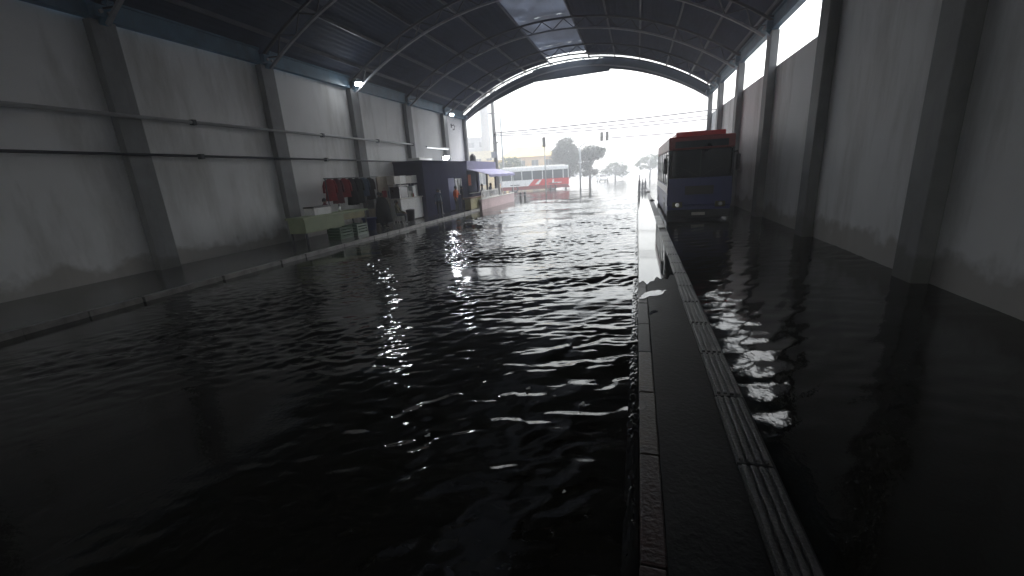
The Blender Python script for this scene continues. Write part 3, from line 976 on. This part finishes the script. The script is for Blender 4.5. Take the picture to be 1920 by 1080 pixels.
# navy kiosk
t_ = thing('navy_kiosk', 'long navy blue box kiosk against the left wall', 'kiosk', (-12.2, 26.5, PV))
KL, KD, KH = 3.4, 1.95, 3.28
for k in range(6):
    y0 = -KL + k * (2 * KL / 6)
    y1 = y0 + 2 * KL / 6
    if k == 3:
        MB().box(-0.06, 0.0, y0 + .006, y1 - .006, 2.25, KH - .06).build('wall_panel', 'navy', t_)
        MB().box(-0.05, -0.02, y0 + .05, y1 - .05, 0.05, 2.22).build('door', 'bus_blue', t_)
    elif k == 4:
        MB().box(-0.06, 0.0, y0 + .006, y1 - .006, 2.15, KH - .06).build('wall_panel', 'navy', t_)
        MB().box(-0.06, 0.0, y0 + .006, y1 - .006, 0.0, 1.0).build('wall_panel', 'navy', t_)
        wn = MB().box(-0.05, -0.03, y0 + .06, y1 - .06, 1.05, 2.1).build('window', 'window_glass', t_)
        fr = MB()
        for (a0, a1, b0, b1) in ((y0 + .01, y1 - .01, 1.003, 1.06), (y0 + .01, y1 - .01, 2.09, 2.147), (y0 + .01, y0 + .07, 1.06, 2.09), (y1 - .07, y1 - .01, 1.06, 2.09), ((y0 + y1) / 2 - .02, (y0 + y1) / 2 + .02, 1.06, 2.09)):
            fr.box(-0.028, 0.006, a0, a1, b0, b1)
        fr.build('frame', 'white_paint', wn)
    else:
        MB().box(-0.06, 0.0, y0 + .006, y1 - .006, 0.0, KH - .06).build('wall_panel', 'navy', t_)
for y in (-KL, KL):
    MB().box(-KD, -0.061, y - .03 + (.03 if y < 0 else -.03), y + .03 + (.03 if y < 0 else -.03), 0, KH - .06).build('end_wall', 'navy', t_)
MB().box(-KD - .01, 0.08, -KL - .06, KL + .06, KH - .058, KH + .04, 0.01).build('roof', 'navy', t_)
MB().box(-1.2, -0.4, -2.9, -1.2, KH + .041, KH + .22, 0.01).build('roof_box', 'white_paint', t_)
person('person in grey blue clothes standing in front of the navy kiosk', (-11.75, 23.9, PV), R(200), 'cloth_denim', 'cloth_dark', height=1.62)
person('person in an orange vest standing at the corner of the navy kiosk', (-11.5, 26.0, PV), R(-100), 'cloth_orange', 'cloth_dark', height=1.70,
       armL=((-.26, .05, 1.12), (-.1, .25, 1.18)))
# thin white upright standing in for the highlight beneath the lamp
t_ = thing('lamp_highlight', 'thin white upright as painted lamp highlight at the navy kiosk front', 'post', (-12.05, 24.9, PV))
MB().tube([(0, 0, 0), (-.08, 0.05, 1.5)], .035).build('shaft', 'white_paint', t_)
MB().box(-.09, .09, -.09, .09, 0, .03).build('foot', 'steel_light', t_)
# olive counter
t_ = thing('olive_counter', 'olive coloured low counter on the kerb before the awning', 'counter', (-11.05, 28.3, PV))
MB().box(-.22, .22, -1.5, 1.5, .05, .78, .01).build('body', 'olive', t_)
MB().box(-.27, .27, -1.55, 1.55, .782, .83, .01).build('counter_top', 'brown_wood', t_)
MB().box(-.18, .18, -1.45, 1.45, 0, .048).build('plinth', 'black_plastic', t_)
t_ = thing('brown_stand', 'small brown wooden stand between olive counter and pink wall', 'stand', (-10.95, 30.05, PV))
MB().box(-.2, .2, -.2, .2, .42, .52, .01).build('top', 'brown_wood', t_)
for x in (-.16, .16):
    for y in (-.16, .16):
        MB().box(x - .03, x + .03, y - .03, y + .03, 0, .42).build('leg', 'brown_wood', t_)
# awning kiosk at the mouth
t_ = thing('awning_kiosk', 'dark kiosk with purple band and pale sloping awning beside the shed mouth', 'kiosk', (-12.3, 33.6, PV))
AK = 3.4
MB().box(-1.7, 0, -AK, AK, 0, .95).build('lower_wall', 'navy', t_)
for y in (-AK + .06, -1.2, 1.1, AK - .06):
    MB().box(-.12, -.002, y - .06, y + .06, .952, 2.7).build('pillar', 'navy', t_)
MB().box(-1.7, -1.6, -AK, AK, .952, 2.7).build('rear_wall', 'navy', t_)
MB().box(-1.59, -.13, -AK, -AK + .08, .952, 2.7).build('end_wall', 'navy', t_)
MB().box(-1.72, .04, -AK - .04, AK + .04, 2.702, 3.38, .01).build('band', 'purple_band', t_)
MB().box(-1.59, -1.55, -2.2, -.6, 1.3, 2.3).build('poster', 'white_paint', t_)
MB().box(-1.59, -1.55, .2, 1.2, 1.5, 2.4).build('poster', 'cloth_orange', t_)
MB().box(-.3, .12, -AK + .1, AK - .1, .953, 1.0, .01).build('service_shelf', 'off_white', t_)
aw = MB()
na = 17
vs = []
for q in range(na):
    y = -AK - .1 + (2 * AK + .2) * q / (na - 1)
    sc = .05 * math.sin(q * math.pi / 4) ** 2
    vs += [(.045, y, 2.78), (.9, y, 2.55 - sc), (1.75, y, 2.32 - sc), (1.76, y, 2.16 - sc - (.03 if q % 2 else 0)), (1.73, y, 2.30 - sc), (.045, y, 2.74)]
fs = []
for q in range(na - 1):
    for j in range(6):
        fs.append((q * 6 + j, q * 6 + (j + 1) % 6, (q + 1) * 6 + (j + 1) % 6, (q + 1) * 6 + j))
fs += [tuple(range(6)), tuple((na - 1) * 6 + j for j in range(5, -1, -1))]
aw.add(vs, fs)
aw.build('awning', 'awning_cloth', t_)
for y in (-AK, 0, AK):
    MB().tube([(1.6, y, 0.0), (1.6, y, 2.3)], .03).build('awning_post', 'white_paint', t_)
person('person in white shirt standing behind the railing under the awning', (-11.35, 30.6, PV), R(-60), 'cloth_white', 'cloth_dark', height=1.66)
person('person in dark clothes leaning at the railing under the awning', (-11.3, 32.2, PV), R(-90), 'cloth_denim', 'cloth_dark', height=1.66, lean=.1)
person('person in dark clothes standing before the navy kiosk window', (-11.75, 27.6, PV), R(-80), 'cloth_dark', 'cloth_dark', height=1.64)
# white railing with dark gaps on top of the pink wall
t_ = thing('pink_wall', 'long low pink wall on the kerb line outside the kiosks', 'wall', (KERB_X + .06, 32.5, 0))
MB().box(-.12, .05, -4.2, 4.2, -.2, .70, .012).build('body', 'pink_wall', t_)
MB().box(-.15, .08, -4.23, 4.23, .702, .75, .01).build('coping', 'off_white', t_)
t_ = thing('white_railing', 'white railing of upright slats standing on the pink wall', 'railing', (KERB_X + .03, 30.4, .75))
for z in (.06, .52):
    MB().box(-.02, .02, -1.9, 1.9, z - .025, z + .025).build('rail', 'white_paint', t_)
for k in range(14):
    y = -1.85 + k * 3.7 / 13
    MB().box(.021, .04, y - .07, y + .05 + random.uniform(-.03, .02), 0, .6 + random.uniform(-.03, .02)).build('slat', 'white_paint', t_)
for (x, y, lab) in ((-10.35, 38.0, 'left one of the two dark bollards beyond the pink wall'), (-10.1, 38.6, 'right one of the two dark bollards beyond the pink wall')):
    t_ = thing('bollard', lab, 'bollard', (x, y, -.05), 0, 'bollards beyond the pink wall')
    MB().lathe([(.14, 0), (.14, .06), (.11, .08), (.10, .62), (.11, .66), (.06, .74)]).build('post', 'black_plastic', t_)
    MB().lathe([(.106, .42), (.106, .52)]).build('band', 'steel_light', t_)
# lumps and poles on the platform
for (x, y, h, lab) in ((.16, 40.4, 1.5, 'tallest dark guide post at the platform kerb'), (.5, 45.5, 1.0, 'short dark guide post, left of the far pair on the platform'), (.78, 46.4, 1.05, 'short dark guide post, right of the far pair on the platform')):
    t_ = thing('guide_post', lab, 'post', (x, y, PZ), 0, 'guide posts on the platform')
    MB().lathe([(.18, 0), (.18, .04), (.11, .06), (.10, h * .66), (.05, h * .72), (.045, h)]).build('post', 'black_plastic', t_)
    MB().lathe([(.112, h * .4), (.112, h * .48)]).build('band', 'steel_dark', t_)
for (x, y, s, lab) in ((.93, 29.0, .14, 'nearer dark lump of rubble on the wet platform'), (.9, 38.6, .17, 'farther dark lump of rubble on the wet platform')):
    bm = bmesh.new()
    bmesh.ops.create_icosphere(bm, subdivisions=2, radius=s)
    for v in bm.verts:
        v.co *= 1 + random.uniform(-.22, .22)
        v.co.z = v.co.z * .55 + s * .42
        v.co.x *= 1.2
    me = bpy.data.meshes.new('rubble_lump')
    bm.to_mesh(me)
    bm.free()
    me.materials.append(MATS['stone_lump'])
    tag(link('rubble_lump', me, None, (x, y, PZ)), lab, 'rubble')

# small white flakes standing in for glints of light on the flood water
for (x, y, sz, rz_, lab) in ((-.50, 3.79, .028, .4, 'small pale painted glint on the water nearest the platform kerb'),
                             (-1.83, 2.98, .026, .3, 'lone pale painted glint on the water in the dark left foreground'),
                             (-1.12, 4.0, .024, .2, 'small pale painted glint on the water below the bright ripples'),
                             (-.48, 2.55, .014, .9, 'tiny painted glint on the water close before the platform kerb')):
    t_ = thing('water_glint', lab, 'glint', (x, y, .012), rz_, 'painted glints on the water')
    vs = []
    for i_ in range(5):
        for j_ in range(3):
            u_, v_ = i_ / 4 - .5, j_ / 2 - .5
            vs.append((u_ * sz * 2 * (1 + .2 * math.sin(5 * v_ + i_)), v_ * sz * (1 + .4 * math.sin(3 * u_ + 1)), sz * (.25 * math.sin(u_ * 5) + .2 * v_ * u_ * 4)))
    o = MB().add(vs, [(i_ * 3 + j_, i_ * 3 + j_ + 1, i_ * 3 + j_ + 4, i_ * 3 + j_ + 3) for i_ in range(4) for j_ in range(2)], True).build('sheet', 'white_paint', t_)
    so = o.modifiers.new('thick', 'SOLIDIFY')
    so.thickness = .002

# ------------------------------------------------------------------ buses
def bus(name, label, loc, rz, L=9.0, W=2.5, H=3.15, scheme='far'):
    """front towards +x, the side at -y shows to the camera"""
    t = thing(name, label, 'bus', loc, rz)
    hw, hl = W / 2, L / 2
    if scheme == 'far':
        skirt, rear, front, band, roof, nose = 'bus_darkred', 'bus_white', 'bus_red', 'bus_white', 'bus_white', 'bus_red'
    else:
        skirt, rear, front, band, roof, nose = 'bus_blue', 'bus_blue', 'bus_blue', 'bus_darkred', 'bus_darkred', 'bus_blue'
    MB().box(-hl, hl - .05, -hw + .02, hw - .02, .34, .80, .04).build('skirt', skirt, t)
    split = -.6 if scheme == 'far' else -L
    if scheme == 'far':
        MB().prism([(-hl, .802), (split - .3, .802), (split + .5, 1.62), (-hl, 1.62)], 'y', -hw, hw).build('rear_side_panel', rear, t)
        MB().prism([(split - .29, .802), (hl, .802), (hl, 1.62), (split + .51, 1.62)], 'y', -hw, hw).build('front_side_panel', front, t)
        # white sweep on the red side
        for s in (-1, 1):
            MB().prism([(.0, .95), (.5, .95), (.95, 1.55), (.62, 1.55)], 'y', s * hw - .006, s * hw + .006).build('stripe', 'bus_white', t)
            MB().prism([(2.3, 1.0), (3.6, 1.0), (3.6, 1.12), (2.6, 1.12), (2.6, 1.5), (2.4, 1.5)], 'y', s * hw - .006, s * hw + .006).build('stripe', 'bus_white', t)
    else:
        MB().box(-hl, hl, -hw, hw, .802, 1.30, .03).build('side_panel', front, t)
        for s in (-1, 1):
            MB().box(-hl + .1, hl - .1, s * hw - .006, s * hw + .006, 1.31, 1.60).build('stripe', 'bus_white', t)
        MB().box(-hl, hl, -hw + .005, hw - .005, 1.302, 1.62, .01).build('side_panel', 'bus_blue', t)
    # window zone
    z0, z1 = 1.622, H - .62
    np_ = 6
    xs = np.linspace(-hl + .1, hl - .75, np_ + 1)
    MB().box(-hl + .12, hl - .14, -hw + .10, hw - .10, z0, z1 - .002).build('interior', 'black_plastic', t)
    for s in (-1, 1):
        for k in range(np_):
            MB().box(xs[k] + .05, xs[k + 1] - .05, s * (hw - .04) - .01, s * (hw - .04) + .01, z0 + .02, z1 - .02).build('window', 'window_glass', t)
        for x in list(xs) + [hl - .06]:
            MB().box(x - .048, x + .048, s * (hw - .04) - .035, s * (hw - .04) + .035, z0, z1).build('pillar', band if scheme == 'far' else 'steel_dark', t)
        MB().box(xs[-1] + .06, hl - .12, s * (hw - .03) - .012, s * (hw - .03) + .012, .85 if s < 0 else z0 + .02, z1 - .03).build('door' if s < 0 else 'window', 'window_glass', t)
    MB().box(-hl, hl - .02, -hw, hw, z1 + .001, H - .10, .05).build('roof', roof if scheme == 'far' else 'bus_darkred', t)
    MB().box(-hl + .4, hl - .4, -hw + .3, hw - .3, H - .099, H + .03 if scheme == 'far' else H + .1, .05).build('roof_unit', 'off_white' if scheme == 'far' else 'bus_red', t)
    # front: windscreen, sign, lights, bumper
    wz = 1.30 if scheme == 'far' else 1.95
    if scheme != 'far':
        MB().box(hl - .09, hl + .012, -hw + .03, hw - .03, .81, 1.93, .03).build('front_panel', 'bus_blue', t)
        MB().box(hl + .013, hl + .022, -.55, .55, 1.25, 1.6, .004).build('grille', 'black_plastic', t)
        MB().box(hl + .103, hl + .112, -.26, .26, .40, .52).build('number_plate', 'off_white', t)
    ws = MB().box(hl - .10, hl + .005, -hw + .14, hw - .14, wz, z1 - .02, .03).build('windscreen', 'dark_glass', t)
    MB().box(hl + .006, hl + .02, -.02, .02, wz + .02, z1 - .04).build('mullion', 'black_plastic', ws)
    for s in (-1, 1):
        MB().bar((hl + .016, s * .1, wz + .06), (hl + .016, s * .75, wz + .4), .02, .02).build('wiper', 'black_plastic', ws)
    MB().box(hl - .03, hl + .03, -hw + .25, hw - .25, z1 + .08, z1 + .34, .01).build('destination_box', 'dark_glass', t)
    MB().box(hl - .12, hl + .10, -hw + .01, hw - .01, .30, .62, .04).build('bumper', 'steel_dark' if scheme != 'far' else 'bus_darkred', t)
    for s in (-1, 1):
        hlm = MB().box(hl - .02, hl + .03, s * (hw - .42) - .2, s * (hw - .42) + .2, .72, .95, .03).build('headlight', 'signal_lens', t)
        MB().tube([(hl + .028, s * (hw - .42), .835), (hl + .04, s * (hw - .42), .835)], .085, 12).build('lens', 'chrome', hlm)
        mir = MB().box(hl + .12, hl + .22, s * (hw + .1) - .07, s * (hw + .1) + .07, 2.15, 2.78, .03).build('mirror', 'black_plastic', t)
        MB().tube([(hl - .03, s * (hw - .1), 2.85), (hl + .17, s * (hw + .06), 2.9), (hl + .17, s * (hw + .1), 2.77)], .02).build('mirror_arm', 'black_plastic', mir)
        MB().box(-hl - .02, -hl + .01, s * (hw - .25) - .1, s * (hw - .25) + .1, 1.0, 1.35, .01).build('tail_light', 'bus_red', t)
        for x in (-hl + 1.9, hl - 2.15):
            wh = MB()
            pr = [(0.28, -.14), (.46, -.13), (.49, -.08), (.49, .08), (.46, .13), (.28, .14)]
            n = 20
            vs = []
            for r_, d_ in pr:
                for q in range(n):
                    a = 2 * math.pi * q / n
                    vs.append((x + r_ * math.cos(a), s * (hw - .15) + d_, .49 + r_ * math.sin(a)))
            wh.add(vs, [(i * n + q, i * n + (q + 1) % n, ((i + 1) % 6) * n + (q + 1) % n, ((i + 1) % 6) * n + q) for i in range(6) for q in range(n)], True)
            wo_ = wh.build('wheel', 'rubber', t)
            MB().tube([(x, s * (hw - .15) - .10, .49), (x, s * (hw - .15) + .10, .49)], .275, 16).build('rim', 'steel_light', wo_)
            MB().box(x - .62, x + .62, s * (hw - .005) - .012, s * (hw - .005) + .012, .95, 1.06, .01).build('wheel_arch', 'black_plastic', t)
    return t
ang = math.atan2(57.6 - 54.9, -9.15 - (-17.3))
bus('city_bus', 'red and white bus crossing outside the shed mouth in the rain', (-13.3 - .35, 56.35 + 1.2, -.12), ang, 9.2, 2.5, 3.35, 'far')
bus('city_bus', 'parked dark red and blue bus facing us beside the platform', (2.47, 19.3 + 5.0, -.2), R(-90), 10.0, 2.5, 3.68, 'near')

# white car far down the street
def car(name, label, loc, rz, paint='bus_white'):
    t = thing(name, label, 'car', loc, rz)
    pr = [(-2.05, .32), (2.05, .32), (2.12, .55), (2.0, .78), (1.1, .92), (-1.75, .96), (-2.1, .85), (-2.12, .5)]
    MB().prism(pr, 'y', -.85, .85).build('body', paint, t)
    cb = MB()
    lo = [(-1.7, .95), (1.15, .915)]
    cb.add([(-1.75, -.8, .962), (1.1, -.8, .922), (1.1, .8, .922), (-1.75, .8, .962), (-1.2, -.62, 1.45), (.35, -.62, 1.45), (.35, .62, 1.45), (-1.2, .62, 1.45)],
           [(0, 1, 5, 4), (1, 2, 6, 5), (2, 3, 7, 6), (3, 0, 4, 7), (4, 5, 6, 7)])
    cb.build('cabin', paint, t)
    MB().add([(1.06, -.72, .96), (1.06, .72, .96), (.39, .58, 1.42), (.39, -.58, 1.42)], [(0, 1, 2, 3)]).build('windscreen', 'dark_glass', t).location = (.03, 0, .01)
    for s in (-1, 1):
        MB().add([(-1.5, s * .82, .99), (.85, s * .82, .97), (.25, s * .655, 1.40), (-1.1, s * .655, 1.40)], [(0, 1, 2, 3)]).build('side_window', 'dark_glass', t)
        MB().box(2.03, 2.1, s * .62 - .16, s * .62 + .16, .58, .74, .02).build('headlight', 'signal_lens', t)
        MB().box(.65, .8, s * .93 - .08, s * .93 + .08, .95, 1.07, .02).build('mirror', paint, t)
        for x in (-1.3, 1.3):
            wo_ = MB().tube([(x, s * .74 - .1, .32), (x, s * .74 + .1, .32)], .32, 16).build('wheel', 'rubber', t)
            MB().tube([(x, s * .74 - .11, .32), (x, s * .74 + .11, .32)], .2, 12).build('rim', 'chrome', wo_)
    MB().box(2.0, 2.14, -.83, .83, .33, .46, .02).build('bumper', 'black_plastic', t)
    return t
car('parked_car', 'white car fading into the rain far down the street', (-6.5, 84.0, -.1), R(-75))

# ------------------------------------------------------------------ street furniture outside
t_ = thing('utility_pole', 'tall grey concrete utility pole behind the awning kiosk', 'pole', (-14.0, 42.5, -.15))
MB().tube([(0, 0, 0), (0, 0, 12.5)], [.24, .15], 12).build('shaft', 'concrete_pole', t_)
for z in (11.4, 10.4):
    MB().bar((-1.0, 0, z), (1.0, 0, z), .1, .12).build('crossarm', 'brown_wood', t_)
    for x in (-.85, -.3, .3, .85):
        MB().lathe([(.04, 0), (.06, .05), (.03, .1), (.05, .14)], (x, 0, z + .06), 8).build('insulator', 'white_paint', t_)
MB().box(-.3, .3, -.5, -.2, 4.2, 4.8, .02).build('meter_box', 'steel_light', t_)
MB().box(-.28, .28, .2, .3, 5.6, 5.75).build('bracket', 'steel_dark', t_)
t_ = thing('street_lamp', 'slim street lamp with curved arm behind the utility pole', 'street lamp', (-18.7, 60.0, -.15))
MB().tube([(0, 0, 0), (0, 0, 10.4)], [.16, .11], 10).build('post', 'galvanised', t_)
MB().tube([(0, 0, 10.3), (-.3, 0, 10.75), (-1.0, 0, 10.95)], .07).build('arm', 'galvanised', t_)
MB().box(-1.7, -1.0, -.14, .14, 10.86, 11.02, .04).build('lamp_head', 'steel_dark', t_)
def signal_head(parent, x, y, z):
    h = MB().box(x - .19, x + .19, y - .12, y + .12, z - .55, z + .55, .03).build('signal_head', 'signal_black', parent)
    for k in (-.34, 0, .34):
        MB().tube([(x, y - .121, z + k), (x, y - .14, z + k)], .12, 12).build('lens', 'signal_lens', h)
        MB().prism([(x - .14, z + k + .05), (x - .1, z + k + .14), (x + .1, z + k + .14), (x + .14, z + k + .05), (x + .1, z + k + .12), (x - .1, z + k + .12)], 'y', y - .30, y - .121).build('visor', 'signal_black', h)
t_ = thing('traffic_light', 'traffic light on a straight post beside the red and white bus', 'traffic light', (-10.75, 51.5, -.15))
MB().tube([(0, 0, 0), (0, 0, 5.9)], [.09, .065], 10).build('post', 'galvanised', t_)
signal_head(t_, 0, -.22, 5.95)
MB().box(-.03, .03, -.1, 0, 5.4, 6.4).build('bracket', 'steel_dark', t_)
t_ = thing('traffic_light', 'pair of traffic lights hanging from a mast arm over the street', 'traffic light', (-7.5, 59.0, -.15))
MB().tube([(0, 0, 0), (0, 0, 5.6)], [.13, .09], 10).build('post', 'galvanised', t_)
MB().tube([(0, 0, 5.5), (.9, -.2, 6.0), (2.2, -.5, 6.35), (3.9, -.9, 6.5)], [.07, .06, .05, .045]).build('mast_arm', 'galvanised', t_)
signal_head(t_, 2.95, -1.0, 6.5)
signal_head(t_, 3.65, -1.15, 6.5)
# overhead cables
def cable(label, p, q, sag, rad=.022):
    p, q = Vector(p), Vector(q)
    n = 18
    pts = [p.lerp(q, k / n) - Vector((0, 0, sag * 4 * (k / n) * (1 - k / n))) for k in range(n + 1)]
    c = MB().tube([tuple(v) for v in pts], rad, 5).build('overhead_cable', 'rubber')
    tag(c, label, 'cable')
    return c
t2 = thing('utility_pole', 'concrete utility pole across the lane right of the shed mouth', 'pole', (19.0, 42.5, -.15))
MB().tube([(0, 0, 0), (0, 0, 10.5)], [.22, .15], 12).build('shaft', 'concrete_pole', t2)
MB().bar((0, -.9, 7.6), (0, .9, 7.6), .1, .12).build('crossarm', 'brown_wood', t2)
cable('uppermost overhead cable crossing the sky outside the shed', (-14.0, 42.4, 6.45), (19.0, 42.4, 7.25), .25, .05)
cable('thin second overhead cable just below the uppermost one', (-14.0, 42.3, 6.30), (19.0, 42.3, 6.80), .35, .04)
cable('third overhead cable, looped low between the poles', (-14.0, 42.2, 6.15), (19.0, 42.2, 6.65), .5, .04)
cable('lowest overhead cable running right from the signal mast', (-3.6, 58.1, 6.1), (26.0, 48.0, 5.6), .1, .06)

# ------------------------------------------------------------------ buildings
def building(name, label, loc, rz, W, D, Ht, wall, storeys, cols, roof=None, roofh=0.0, parapet=True):
    t = thing(name, label, 'building', loc, rz)
    MB().box(-W / 2, W / 2, -D / 2, D / 2, 0, Ht).build('wall', wall, t)
    if roof:
        e = .5
        mb = MB()
        mb.add([(-W / 2 - e, -D / 2 - e, Ht + .002), (W / 2 + e, -D / 2 - e, Ht + .002), (W / 2 + e, D / 2 + e, Ht + .002), (-W / 2 - e, D / 2 + e, Ht + .002),
                (-W / 2 + 2.5, 0, Ht + roofh), (W / 2 - 2.5, 0, Ht + roofh)], [(0, 3, 2, 1), (0, 1, 5, 4), (1, 2, 5), (2, 3, 4, 5), (3, 0, 4)])
        mb.build('roof', roof, t)
    else:
        p = MB()
        for (x0, x1, y0, y1) in ((-W / 2 - .1, W / 2 + .1, -D / 2 - .1, -D / 2 + .2), (-W / 2 - .1, W / 2 + .1, D / 2 - .2, D / 2 + .1), (-W / 2 - .1, -W / 2 + .2, -D / 2 + .2, D / 2 - .2), (W / 2 - .2, W / 2 + .1, -D / 2 + .2, D / 2 - .2)):
            p.box(x0, x1, y0, y1, Ht, Ht + .5)
        p.build('parapet', wall, t)
    sh = Ht / storeys
    for f in range(storeys):
        for k in range(cols):
            x = -W / 2 + W * (k + .5) / cols
            w_ = min(1.5, W / cols * .5)
            wn = MB().box(x - w_ / 2, x + w_ / 2, -D / 2 - .03, -D / 2 + .02, f * sh + .9, f * sh + .9 + sh * .45).build('window', 'dark_glass', t)
            MB().box(x - w_ / 2 - .1, x + w_ / 2 + .1, -D / 2 - .15, -D / 2 - .031, f * sh + .78, f * sh + .9).build('sill', 'off_white', wn)
            MB().box(x - .03, x + .03, -D / 2 - .06, -D / 2 - .031, f * sh + .9, f * sh + .9 + sh * .45).build('frame', 'off_white', wn)
    return t
building('yellow_house', 'yellow two storey house with low hipped roof behind the bus', (-23.6, 96, -.2), R(10), 11.5, 9, 6.0, 'orange_render', 2, 4, 'yellow_render', 2.4)
building('cream_house', 'cream flat roofed house left of the yellow house', (-36.2, 98, -.2), R(14), 7.5, 8, 7.6, 'cream_render', 2, 3)
building('grey_block', 'taller grey block fading into rain at the far left', (-47.0, 118, -.2), R(14), 12, 9, 12.5, 'grey_render', 4, 4)
building('yellow_shop', 'small yellow shop building between cream house and utility pole', (-29.5, 86, -.2), R(12), 6.5, 6, 5.0, 'yellow_render', 1, 2)
t_ = thing('concrete_tower', 'pale slender concrete tower rising behind the cream house', 'tower', (-39.0, 111, -.2))
MB().lathe([(1.5, 0), (1.3, 6), (1.05, 24), (1.0, 30)], n=18).build('shaft', 'concrete_pole', t_)
MB().lathe([(1.5, 30), (1.9, 30.8), (1.9, 33), (1.2, 34)], n=18).build('tank', 'concrete_pole', t_)
t_ = thing('roof_tank', 'small black water tank on the awning kiosk roof', 'tank', (-13.3, 34.2, PV + 3.39))
MB().lathe([(.24, 0), (.26, .03), (.26, .45), (.2, .55), (.1, .6)]).build('body', 'black_plastic', t_)
MB().lathe([(.11, .6), (.11, .66), (.03, .68)]).build('lid', 'steel_dark', t_)

# ------------------------------------------------------------------ trees
def tree(name, label, loc, trunk_h, lobes, leaf, nleaf=1500, size=.26, seed=1, group=None):
    r = random.Random(seed)
    t = thing(name, label, 'tree', loc, r.uniform(0, 6), group)
    t.rotation_euler.z = 0
    tb = MB()
    bend = [(0, 0, 0), (r.uniform(-.1, .1), r.uniform(-.1, .1), trunk_h * .5), (r.uniform(-.2, .2), 0, trunk_h), (r.uniform(-.3, .3), 0, trunk_h + .9)]
    tb.tube(bend, [.26, .2, .16, .07], 9)
    for (cx, cy, cz, rx, rz_) in lobes:
        p0 = Vector(bend[2])
        c = Vector((cx, cy, cz))
        mid = p0.lerp(c, .5) + Vector((0, 0, -.25))
        tb.tube([tuple(p0), tuple(mid), tuple(c)], [.11, .07, .03], 6)
        for q in range(4):
            e = c + Vector((r.uniform(-1, 1) * rx * .7, r.uniform(-1, 1) * rx * .7, r.uniform(-.4, .8) * rz_))
            tb.tube([tuple(mid.lerp(c, .5)), tuple(e)], [.035, .012], 5)
    tb.build('trunk', 'bark', t)
    cr_ = MB()
    tot = sum(l[3] ** 2 * l[4] for l in lobes)
    for (cx, cy, cz, rx, rz_) in lobes:
        n = int(nleaf * rx ** 2 * rz_ / tot)
        nc = max(6, n // 26)
        for q in range(nc):
            while True:
                d = Vector((r.uniform(-1, 1), r.uniform(-1, 1), r.uniform(-1, 1)))
                if .35 < d.length < 1:
                    break
            cc = Vector((cx + d.x * rx, cy + d.y * rx, cz + d.z * rz_))
            for u_ in range(26):
                o = cc + Vector((r.gauss(0, .24), r.gauss(0, .24), r.gauss(0, .16)))
                a = Vector((r.uniform(-1, 1), r.uniform(-1, 1), r.uniform(-.5, .5))).normalized()
                b_ = a.cross(Vector((r.uniform(-1, 1), r.uniform(-1, 1), r.uniform(-1, 1)))).normalized()
                s = size * r.uniform(.6, 1.2)
                cr_.add([o - a * s * .5, o + b_ * s * .28, o + a * s * .5, o - b_ * s * .28], [(0, 1, 2, 3)])
    me = bpy.data.meshes.new('crown')
    me.from_pydata(cr_.v, [], cr_.f)
    me.materials.append(MATS[leaf])
    link('crown', me, t)
    return t
tree('street_tree', 'tall round headed street tree right behind the bus', (-12.3, 76, -.15), 2.2,
     [(0, 0, 5.6, 2.3, 1.9), (-.9, .3, 4.6, 1.8, 1.4), (.9, -.2, 4.3, 1.8, 1.5), (.2, .2, 7.2, 1.4, 1.1), (0, 0, 3.5, 2.2, 1.0), (.6, 0, 2.4, 1.9, 1.0)], 'leaf_dark', 16000, .3, 2)
tree('street_tree', 'smaller spreading street tree with bare trunk right of the tall one', (-7.6, 72, -.15), 3.0,
     [(.2, 0, 5.3, 1.7, .9), (1.4, 0, 5.2, 1.3, .8), (-1.0, 0, 4.7, 1.3, .9), (.8, .2, 4.5, 1.5, .6), (-.2, 0, 3.4, .9, .8), (-.9, 0, 2.6, 1.2, 1.0), (.3, 0, 2.0, 1.0, .8)], 'leaf_dark', 9000, .28, 5)
tree('street_tree', 'low bushy tree in front of the yellow house', (-20.9, 71, -.15), 1.5,
     [(0, 0, 4.2, 1.8, 1.2), (-1.3, 0, 3.3, 1.4, 1.1), (1.4, 0, 3.3, 1.4, 1.1)], 'leaf_mid', 3600, .28, 8)
for i, (x, y, lab) in enumerate(((2.5, 98, 'faint far tree nearest the platform end, almost lost in rain'), (7.5, 104, 'faint far tree right of the platform end'), (-4.6, 96, 'faint low tree beside the white car'), (14.0, 100, 'faint far tree at the far right of the street'))):
    tree('street_tree', lab, (x, y, -.15), 1.6, [(0, 0, 3.6 if i != 2 else 2.4, 2.3, 1.5), (1.4, 0, 3.0 if i != 2 else 2.0, 1.7, 1.2), (-1.4, .3, 2.9 if i != 2 else 1.9, 1.7, 1.1)], 'leaf_mid', 3200, .34, 20 + i)

# ------------------------------------------------------------------ rain haze
hz = MB().box(-250, 250, -110, 320, -1.2, 36.0).build('haze', 'asphalt')
hm = bpy.data.materials.new('rain_haze')
hm.use_nodes = True
ht = hm.node_tree
ht.nodes.clear()
ho = ht.nodes.new("ShaderNodeOutputMaterial")
pvn = ht.nodes.new("ShaderNodeVolumePrincipled")
pvn.inputs['Color'].default_value = (0.95, 0.96, 0.99, 1)
pvn.inputs['Density'].default_value = 0.0064
pvn.inputs['Anisotropy'].default_value = 0.2
ht.links.new(pvn.outputs[0], ho.inputs['Volume'])
hz.data.materials.clear()
hz.data.materials.append(hm)
structure(hz, 'stuff')
